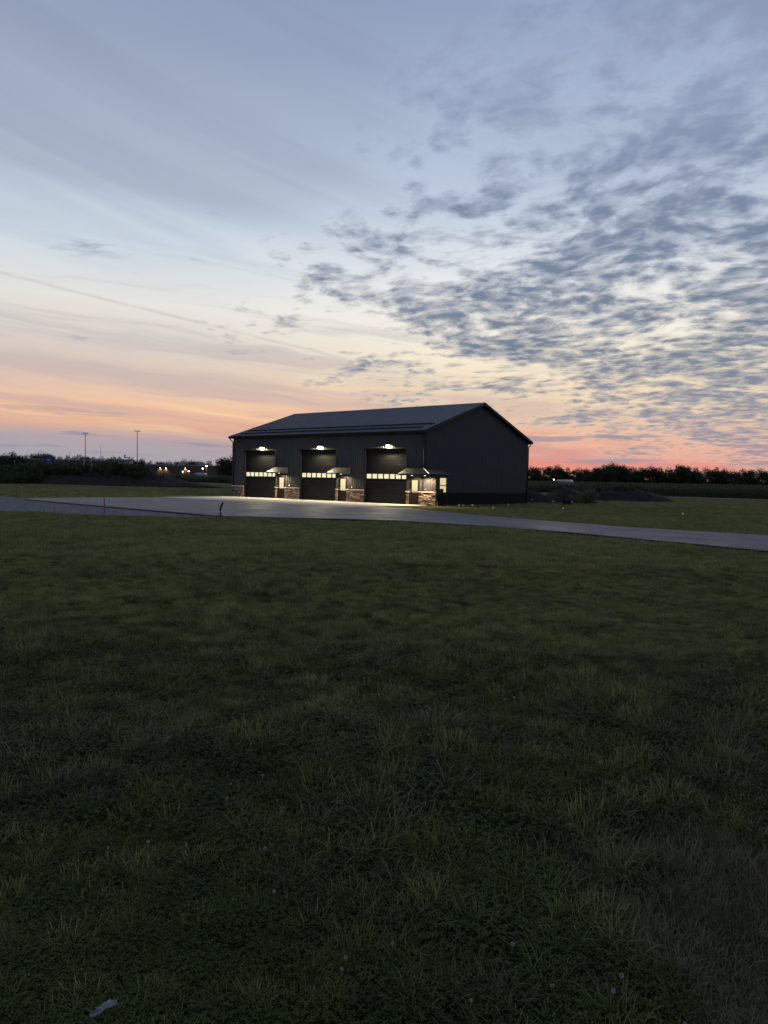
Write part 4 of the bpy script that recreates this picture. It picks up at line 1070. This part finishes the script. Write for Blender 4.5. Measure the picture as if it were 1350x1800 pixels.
# single bushes by the dirt piles
def bush(px, dist, w, h, label, seed, n=1100):
    r_ = random.Random(seed); o = empty('weed_bush', (bear(px, dist), dist, -.08)); v = []; f = []; sb_ = MB()
    for k in range(34):
        a = r_.uniform(0, 6.28); sp = w*.5*r_.random()**.6; hh = h*r_.uniform(.5, 1.05)*(1-.35*(sp/(w*.5))**2)
        e = Vector((math.cos(a)*sp, math.sin(a)*sp*.7, hh)); b0 = Vector((e.x*.35, e.y*.35, 0)); sb_.tube([b0, b0.lerp(e, .55)+Vector((0, 0, .05)), e], [.012, .009, .004], 4, False)
        for j in range(n//34):
            t_ = r_.uniform(.25, 1.02); p = b0.lerp(e, t_)+Vector((r_.gauss(0, .09), r_.gauss(0, .09), r_.gauss(0, .06))); s = .075*r_.uniform(.5, 1.3)
            nm = Vector((r_.gauss(0, 1), r_.gauss(0, 1), r_.gauss(0, 1)+.6)).normalized(); u = nm.orthogonal().normalized(); q_ = nm.cross(u)
            n0 = len(v); v += [tuple(p-u*s), tuple(p+q_*s*.4), tuple(p+u*s), tuple(p-q_*s*.4)]; f.append((n0, n0+1, n0+2, n0+3))
    me = bpy.data.meshes.new('foliage'); me.from_pydata(v, [], f); me.materials.append(M_['weedb'])
    fo = bpy.data.objects.new('foliage', me); col.objects.link(fo); fo.parent = o
    sb_.build('stem', M_['bark'], o); tag(o, label, 'bush')
M_['weedb'] = leaf_mat('bush_leaf', (.125, .150, .060), (.095, .125, .050), (.15, .165, .08), .6, .3, .3, .4, 1.5)
bush(1028, 72.0, 2.7, 1.65, 'leafy green weed bush growing between the dirt piles', 5, 2200)
bush(1006, 73.5, 1.3, .8, 'low weed bush at the foot of the dirt pile by the black box', 6, 900)
bush(1158, 104, 2.2, .85, 'low round bush alone at the end of the longest dirt pile', 7, 900)

# ------------------------------------------------------------------ small things on the site
wood = mat('lath_wood', (.42, .36, .20), .8, .2, 0, .3, 8)
pinkm = mat('pink_paint', (.36, .15, .13), .7, .3, 0, .25, 6)
w = W(17.55, -21.35)
o = MB().box(-.022, .022, -.012, .012, -.25, .92).build('survey_stake', wood, None, (w.x, w.y, -.03)); o.rotation_euler = (R(3), R(-9), R(20)); tag(o, 'pale wooden survey stake leaning at the corner of the asphalt', 'stake')
st_ = empty('survey_stake', (W(-2.8, -27.1).x, W(-2.8, -27.1).y, -.04), R(15)); st_.rotation_euler = (0, R(-1), R(15))
MB().box(-.024, .024, -.012, .012, -.3, .45).build('lower_stake', mat('weathered_wood', (.22, .17, .15), .85, .2, 0, .3, 9), st_)
MB().box(-.025, .025, -.013, .013, .4505, 1.02).build('painted_top', pinkm, st_)
rb = MB(); rb.box(-.030, .030, -.018, .018, .42, .50); rb.box(.030, .075, -.004, .004, .30, .50); rb.build('ribbon_tie', pinkm, st_)
tag(st_, 'pink painted survey stake with ribbon at the gravel edge', 'stake')
w = W(-6.6, -23.75)
pb = MB(); pb.tube([(0, 0, -.3), (-.005, 0, .02), (-.05, 0, .2), (-.06, 0, .36), (-.03, 0, .52), (.03, 0, .64), (.06, 0, .70)], [.042]*7, 10); o = pb.build('bent_pipe', M_['trim'], None, (w.x, w.y, -.03), True); tag(o, 'bent black pipe sticking up at the asphalt edge', 'pipe')

# black pipe lying along the edge of the asphalt
pl_ = [(17.9,-21.05),(17.4,-21.32),(14,-21.65),(11,-22.0),(7.5,-22.3),(4.3,-22.62),(.5,-22.9),(-3,-23.1),(-5.9,-23.32)]
pb = MB(); pts_ = []
for (a_, b_), (c2_, d2_) in zip(pl_[:-1], pl_[1:]):
    for k in range(6): pts_.append(tuple(W(a_+(c2_-a_)*k/6, b_+(d2_-b_)*k/6+.025*math.sin(k*1.9+a_), .0)))
pts_.append(tuple(W(*pl_[-1], .0)))
pb.tube(pts_, [.075]*3+[.052]*(len(pts_)-3), 8); o = pb.build('edge_pipe', M_['trim'], None, smooth=True); tag(o, 'long black pipe lying along the asphalt edge beside the gravel', 'pipe')

def flag(px, py, color, lab, grp, h=.42):
    from math import tan
    # ground point under the pixel
    dx_, dy_ = px-675, py-900; r_ = R(ROLL); xx = dx_*math.cos(r_)+dy_*math.sin(r_); yy = -dx_*math.sin(r_)+dy_*math.cos(r_)
    tq = R(PITCH); Yv = F_PX*math.cos(tq)-yy*math.sin(tq); Zv = -F_PX*math.sin(tq)-yy*math.cos(tq); k = -(CAM_H+.05)/Zv
    gx_, gy_ = xx*k, Yv*k
    e = empty('marker_flag', (gx_, gy_, -.06), rnd.uniform(-.5, .5))
    MB().tube([(0, 0, -.1), (.004, 0, h*.5), (.0, 0, h)], .0035, 5).build('wire', M_['metal'], e)
    fb = MB(); nn_ = 5; s_ = .125
    for i in range(nn_):
        a0, a1 = i/nn_, (i+1)/nn_; w0, w1 = .018*math.sin(a0*5+px), .018*math.sin(a1*5+px)
        fb.face([(a0*s_, w0, h-.105), (a1*s_, w1, h-.105), (a1*s_, w1, h), (a0*s_, w0, h)])
    m_ = fb.build('flag', color, e); m_.modifiers.new('t', 'SOLIDIFY').thickness = .002
    tag(e, lab, 'flag', grp)
fy = leaf_mat('yellow_flag', (.80, .72, .20), (.80, .72, .20), (.72, .66, .24), .5, .3, .5); fw = leaf_mat('white_flag', (.75, .72, .62), (.75, .72, .62), (.7, .68, .6), .5, .3, .4)
for px, py in [(805,897.5),(812.5,898),(828.6,897.5),(865,902.5),(892,895.5),(987.7,903.5),(1198,914)]:
    flag(px, py, fy, 'small yellow marker flag on a wire in the lawn beside the drive', 'yellow marker flags in the lawn')
for px, py in [(934,884.5),(971,888),(988.4,886),(1004,888.5)]:
    flag(px, py, fw, 'small white marker flag on a wire in front of the dirt piles', 'white marker flags by the dirt piles')
# black box by the pile
bxp = (bear(996.5, 68.5), 68.5); e = empty('utility_box', (bxp[0], bxp[1], -.08), R(-25))
MB().bbox(-.40, .40, -.30, .30, 0, .44, .03).build('body', M_['trim'], e)
MB().bbox(-.43, .43, -.33, .33, .4405, .52, .02).build('lid', M_['door'], e)
MB().box(-.06, .06, -.345, -.331, .45, .47).build('latch', M_['metal'], e)
tag(e, 'squat black utility box on the ground at the foot of a dirt pile', 'box')

# white van on the road beyond the corn
whitep = mat('white_paint', (.42, .43, .46), .3, .5); glassd = mat('dark_glass', (.012, .013, .015), .1, .6); tyre = mat('tyre', (.015, .015, .015), .8, .2)
def van(name, loc, rz, label, s=1.0, headlight=True, roofh=2.55):
    e = empty(name, loc, rz); e.scale = (s, s, s)
    pr_ = [(-2.75, .45), (2.75, .45), (2.85, .75), (2.75, 1.05), (1.95, 1.35), (1.15, roofh-.25), (.6, roofh-.02), (-.4, roofh), (-2.2, roofh-.05), (-2.65, roofh-.3), (-2.8, 1.2)]
    b = MB(); n = len(pr_)
    b.v = [(x, -.97, z) for x, z in pr_]+[(x, .97, z) for x, z in pr_]
    b.f = [tuple(range(n)), tuple(reversed(range(n, 2*n)))]+[(i, n+i, n+(i+1) % n, (i+1) % n) for i in range(n)]; b.c = [None]*(n+2)
    bo = b.build('body', whitep, e)
    for s_ in (-1, 1):
        g_ = MB(); g_.face([(.5, s_*.975, 1.4), (1.75, s_*.975, 1.4), (1.1, s_*.975, roofh-.4), (.5, s_*.975, roofh-.3)]); g_.build('side_window', glassd, e)
    g_ = MB(); g_.face([(1.98, -.88, 1.37), (1.98, .88, 1.37), (1.20, .82, roofh-.27), (1.20, -.82, roofh-.27)]); g_.build('windscreen', glassd, e)
    for x in (-1.75, 1.75):
        for y in (-.85, .85):
            w_ = MB(); w_.tube([(x, y-.12, .36), (x, y+.12, .36)], .36, 14); wo = w_.build('wheel', tyre, e)
            h_ = MB(); h_.tube([(x, y-.13, .36), (x, y+.13, .36)], .18, 10); h_.build('rim', M_['metal'], wo)
    for y in (-.7, .7):
        h_ = MB(); h_.box(2.80, 2.86, y-.14, y+.14, .80, .98); h_.build('headlight', M_['headl'] if headlight else M_['cap'], e)
    tag(e, label, 'van'); return e
M_['headl'] = emis('headlight_glow', (1.0, .93, .75), 6.0); M_['wlamp'] = emis('far_lamp', (1.0, .82, .45), 7.0); M_['cool'] = emis('cool_lamp', (1.0, .95, .8), 5.0)
van('white_van', (bear(986, 196), 196, .5), math.atan2(DU.y, DU.x)+0.0, 'white van on the road behind the corn with its headlight on', 1.08)
o = bpy.data.objects['white_van']
mk = MB(); mk.box(2.1, 2.2, -.2, .2, 2.35, 2.6); mk.build('raised_headlight', M_['headl'], o)  # glowing box at roof height stands in for the van's headlight

# ------------------------------------------------------------------ far school grounds on the left
brick = mat('school_brick', (.085, .058, .050), .9, .2, 0, .25, .6); coping = mat('coping', (.22, .21, .205), .7, .3); darkwin = mat('far_window', (.02, .022, .026), .25, .5)
def lamp_on(parent, x, y, z, w=18.0, r=.16):
    l = MB(); l.box(x-.22, x+.22, y-.30, y, z-.10, z+.14); lo_ = l.build('wall_lamp', M_['trim'], parent)
    l = MB(); l.tube([(x, y-.16, z-.09), (x, y-.16, z-.22)], r, 10); l.build('lens', M_['wlamp'], lo_)
    ld = bpy.data.lights.new('wall_light', 'SPOT'); ld.energy = w; ld.color = (1.0, .80, .42); ld.spot_size = R(120); ld.spot_blend = .7; ld.shadow_soft_size = .1
    q_ = bpy.data.objects.new('wall_light', ld); col.objects.link(q_); q_.parent = lo_; q_.location = (x, y-.40, z-.26); q_.rotation_euler = (R(18), 0, 0)
def school(x0, y0_, x1, y1_, H, depth, label, lamps, wins, lampz):
    ln = math.hypot(x1-x0, y1_-y0_); e = empty('school_building', (x0, y0_, -.1), math.atan2(y1_-y0_, x1-x0))
    MB().box(0, ln, 0, depth, 0, H).build('wall', brick, e)
    MB().box(-.15, ln+.15, -.15, depth+.15, H+.001, H+.35).build('coping', coping, e)
    for k in range(3):
        a = ln*(.2+.28*k); MB().box(a, a+2.2, depth*.4, depth*.4+2.0, H+.351, H+1.15).build('roof_unit', coping, e)
    for a in lamps: lamp_on(e, ln*a, 0, lampz, 420.0)
    for a in wins:
        fr_ = MB(); fr_.box(ln*a-.9, ln*a+.9, -.06, -.001, 1.2, 2.9); wo = fr_.build('window', darkwin, e)
        MB().box(ln*a-1.0, ln*a+1.0, -.12, -.001, 1.08, 1.199).build('sill', coping, wo)
    tag(e, label, 'building'); return e
ZA = 300.0
H1 = zat(120, 808.5, 305)
school(bear(38, ZA), ZA, bear(206, 312), 312, H1, 22, 'long low brick school building behind the blue scoreboard', [(67-38)/168.0], [.3, .42, .54, .66, .78], H1-1.6)
H2 = zat(320, 818.2, 292)
school(bear(262, 296), 296, bear(398, 286), 286, H2, 24, 'brick school wing with a row of lit wall lamps', [(281-262)/136, (291.5-262)/136, (326-262)/136, (390-262)/136], [.32, .4, .58, .66, .82], H2-.75)
# blue scoreboard
ZS = 262.0
e = empty('scoreboard', (bear(85.5, ZS), ZS, -.1)); sw = (96.5-75)/F_PX*ZS; zt_ = zat(85, 801.5, ZS); zb_ = zat(85, 816.6, ZS)
blue = mat('scoreboard_blue', (.008, .022, .095), .45, .4); wht = mat('sign_white', (.24, .27, .36), .6, .3)
MB().box(-sw/2, sw/2, -.25, .25, zb_, zt_).build('panel', blue, e)
for s_ in (-.40, .28, .47): MB().box(sw*s_-.11, sw*s_+.11, -.12, .12, 0, zb_+.05).build('post', coping, e)
mk = MB(); n_ = 10
mk.v = [(math.cos(6.283*i/n_)*.55-.1, -.27, (zb_+zt_)/2+.35+math.sin(6.283*i/n_)*.38) for i in range(n_)]; mk.f = [tuple(range(n_))]; mk.c = [None]; mk.build('emblem', wht, e)
for i, (x_, h_) in enumerate(((-.78, .5), (-.36, .36), (.02, .36), (.42, .5))):
    t_ = MB(); t_.box(x_, x_+.26, -.272, -.252, (zb_+zt_)/2-.95, (zb_+zt_)/2-.95+h_); t_.build('letter_mark', wht, e)
MB().box(-sw/2-.9, -sw/2+.1, -.15, .25, zt_-.2, zt_+.1).build('side_lamp', coping, e)
tag(e, 'blue scoreboard with white emblem on posts', 'scoreboard')
# stadium light poles
def light_pole(px, topy, dist, label):
    z = zat(px, topy, dist); e = empty('light_pole', (bear(px, dist), dist, -.1))
    MB().tube([(0, 0, 0), (0, 0, z)], [.24, .13], 8).build('pole', M_['galv'], e)
    MB().box(-1.25, 1.25, -.07, .07, z-.12, z+.06).build('crossarm', M_['galv'], e)
    for x in (-1.05, -.4, .4, 1.05):
        MB().box(x-.2, x+.2, -.35, -.071, z-.08, z+.25).build('floodlight', M_['galv'], e)
    tag(e, label, 'light pole', 'tall stadium light poles')
M_['galv'] = mat('galvanised', (.20, .19, .20), .55, .4, .3)
light_pole(149, 762, 335, 'tall stadium light pole standing closer to the blue scoreboard')
light_pole(240, 758, 320, 'tall stadium light pole standing above the weedy mound\'s crest')
pale = mat('pale_pole', (.42, .43, .46), .6, .3)
for px, ty, ds, rr in ((121, 795, 285, .06), (146.5, 803, 290, .09), (160, 808, 290, .05), (176, 783, 300, .07)):
    z = zat(px, ty, ds); e = empty('slim_pole', (bear(px, ds), ds, -.1)); MB().tube([(0, 0, 0), (0, 0, z)], [rr*1.6, rr], 7).build('shaft', pale, e); MB().tube([(0, 0, z+.001), (0, 0, z+.14)], rr*1.8, 7).build('cap', pale, e)
    tag(e, 'slim pale pole in front of the long school building', 'pole', 'slim pale poles by the sports field')
e = empty('slim_pole', (bear(24.7, 240), 240, -.1)); pale = mat('weathered_post', (.12, .12, .13), .7, .3); z = zat(24.7, 808, 240); MB().tube([(0, 0, 0), (0, 0, z)], [.12, .09], 7).build('shaft', pale, e); MB().box(-.3, .3, -.06, .06, z-.5, z-.35).build('crossarm', pale, e)
tag(e, 'short pale post against the dark trees left of the school', 'pole')
# press box
ZP = 300.0; e = empty('press_box', (bear(218, ZP), ZP, -.1)); wz = (229-208.5)/F_PX*ZP; zb_ = zat(218, 814.5, ZP); zt_ = zat(218, 808.8, ZP)
MB().box(-wz/2, wz/2, 0, 3, zb_, zt_).build('cabin', mat('press_white', (.42, .44, .48), .7, .3), e)
MB().box(-wz/2-.25, wz/2+.25, -.3, 3.2, zt_+.001, zt_+.35).build('roof', mat('press_roof', (.06, .065, .075), .6, .3), e)
for k in range(4): MB().box(-wz/2+.25+k*(wz-.3)/4, -wz/2+.25+(k+.72)*(wz-.3)/4, -.04, -.001, zb_+.35, zt_-.2).build('window', darkwin, e)
for x in (-wz/2+.3, -wz/6, wz/6, wz/2-.3): MB().box(x-.1, x+.1, .2, .4, 0, zb_).build('post', M_['galv'], e)
rb = MB(); rb.box(-wz/2-.2, wz/2+.1, -.02, .02, zt_+1.05, zt_+1.12)
for k in range(5): rb.box(-wz/2-.1+k*wz/4.2, -wz/2-.04+k*wz/4.2, -.03, .03, zt_+.3, zt_+1.05)
rb.build('roof_rail', M_['galv'], e)
for k, (a, hh) in enumerate(((-.45, 1.5), (.02, 2.3), (.2, 1.4), (.38, 1.4))): MB().box(wz*a-.25, wz*a+.25, -.2, .2, zt_+.9, zt_+hh).build('roof_speaker', M_['galv'], e)
tag(e, 'small press box with railing and speakers on its roof', 'press box')
# parked vehicles and lamps by the school
van('parked_van', (bear(348, 268), 268, .55), R(178), 'pale parked van in front of the lit school wing', 1.08, False, 2.6)
van('parked_van', (bear(362, 272), 272, .2), R(150), 'dim parked van beside the lamp post by the school wing', 1.0, False, 2.3)
def yard_lamp(px, py, dist, label, watt, size=.25):
    z = zat(px, py, dist); e = empty('yard_lamp', (bear(px, dist), dist, -.1))
    MB().tube([(0, 0, 0), (0, 0, z+.25)], [.09, .06], 7).build('post', M_['galv'], e)
    MB().box(-.3, .3, -.45, .08, z+.2, z+.36).build('head', M_['galv'], e)
    l = MB(); l.tube([(0, -.28, z+.19), (0, -.28, z-.1)], size, 10); lo_ = l.build('bulb', M_['wlamp'] if watt > 50 else M_['cool'], e)
    ld = bpy.data.lights.new('yard_light', 'POINT'); ld.energy = watt; ld.color = (1.0, .85, .5); ld.shadow_soft_size = .2
    q_ = bpy.data.objects.new('yard_light', ld); col.objects.link(q_); q_.parent = e; q_.location = (0, -.75, z)
    tag(e, label, 'lamp')
yard_lamp(362, 819, 276, 'brightest lamp on a post beside the school wing', 500, .38)
yard_lamp(355.5, 823.5, 274, 'smaller bright lamp on a post next to the brightest lamp', 150, .3)
yard_lamp(331, 828, 270, 'low vehicle light before the lit school wing, right of a pair', 40, .28)  # this and the next are vehicle lights, built with an added post
yard_lamp(320.5, 829, 270, 'low vehicle light before the lit school wing, left of a pair', 40, .22)
yard_lamp(52.5, 821.3, 250, 'low white lamp among the weeds left of the scoreboard', 40, .26)
yard_lamp(114.5, 818.7, 262, 'small white lamp on a post right of the scoreboard', 30, .17)
# pale storage tent
e = empty('storage_tent', (bear(397, 262), 262, .0)); hw = 1.5
tp = MB(); n_ = 9; arc = [(-hw*math.cos(math.pi*i/(n_-1)), 2.2+1.9*math.sin(math.pi*i/(n_-1))) for i in range(n_)]; arc = [(-hw, 0)]+arc+[(hw, 0)]
for (a, b), (c, d_) in zip(arc[:-1], arc[1:]): tp.face([(a, 0, b), (c, 0, d_), (c, 6, d_), (a, 6, b)])
tp.build('cover', mat('tent_white', (.55, .56, .58), .7, .3), e)
fr_ = MB(); fr_.face([(a, .01, b) for a, b in arc]); fr_.build('end_panel', mat('tent_end', (.42, .43, .45), .7, .3), e)
tag(e, 'pale rounded storage tent near the end of the school wing', 'tent')
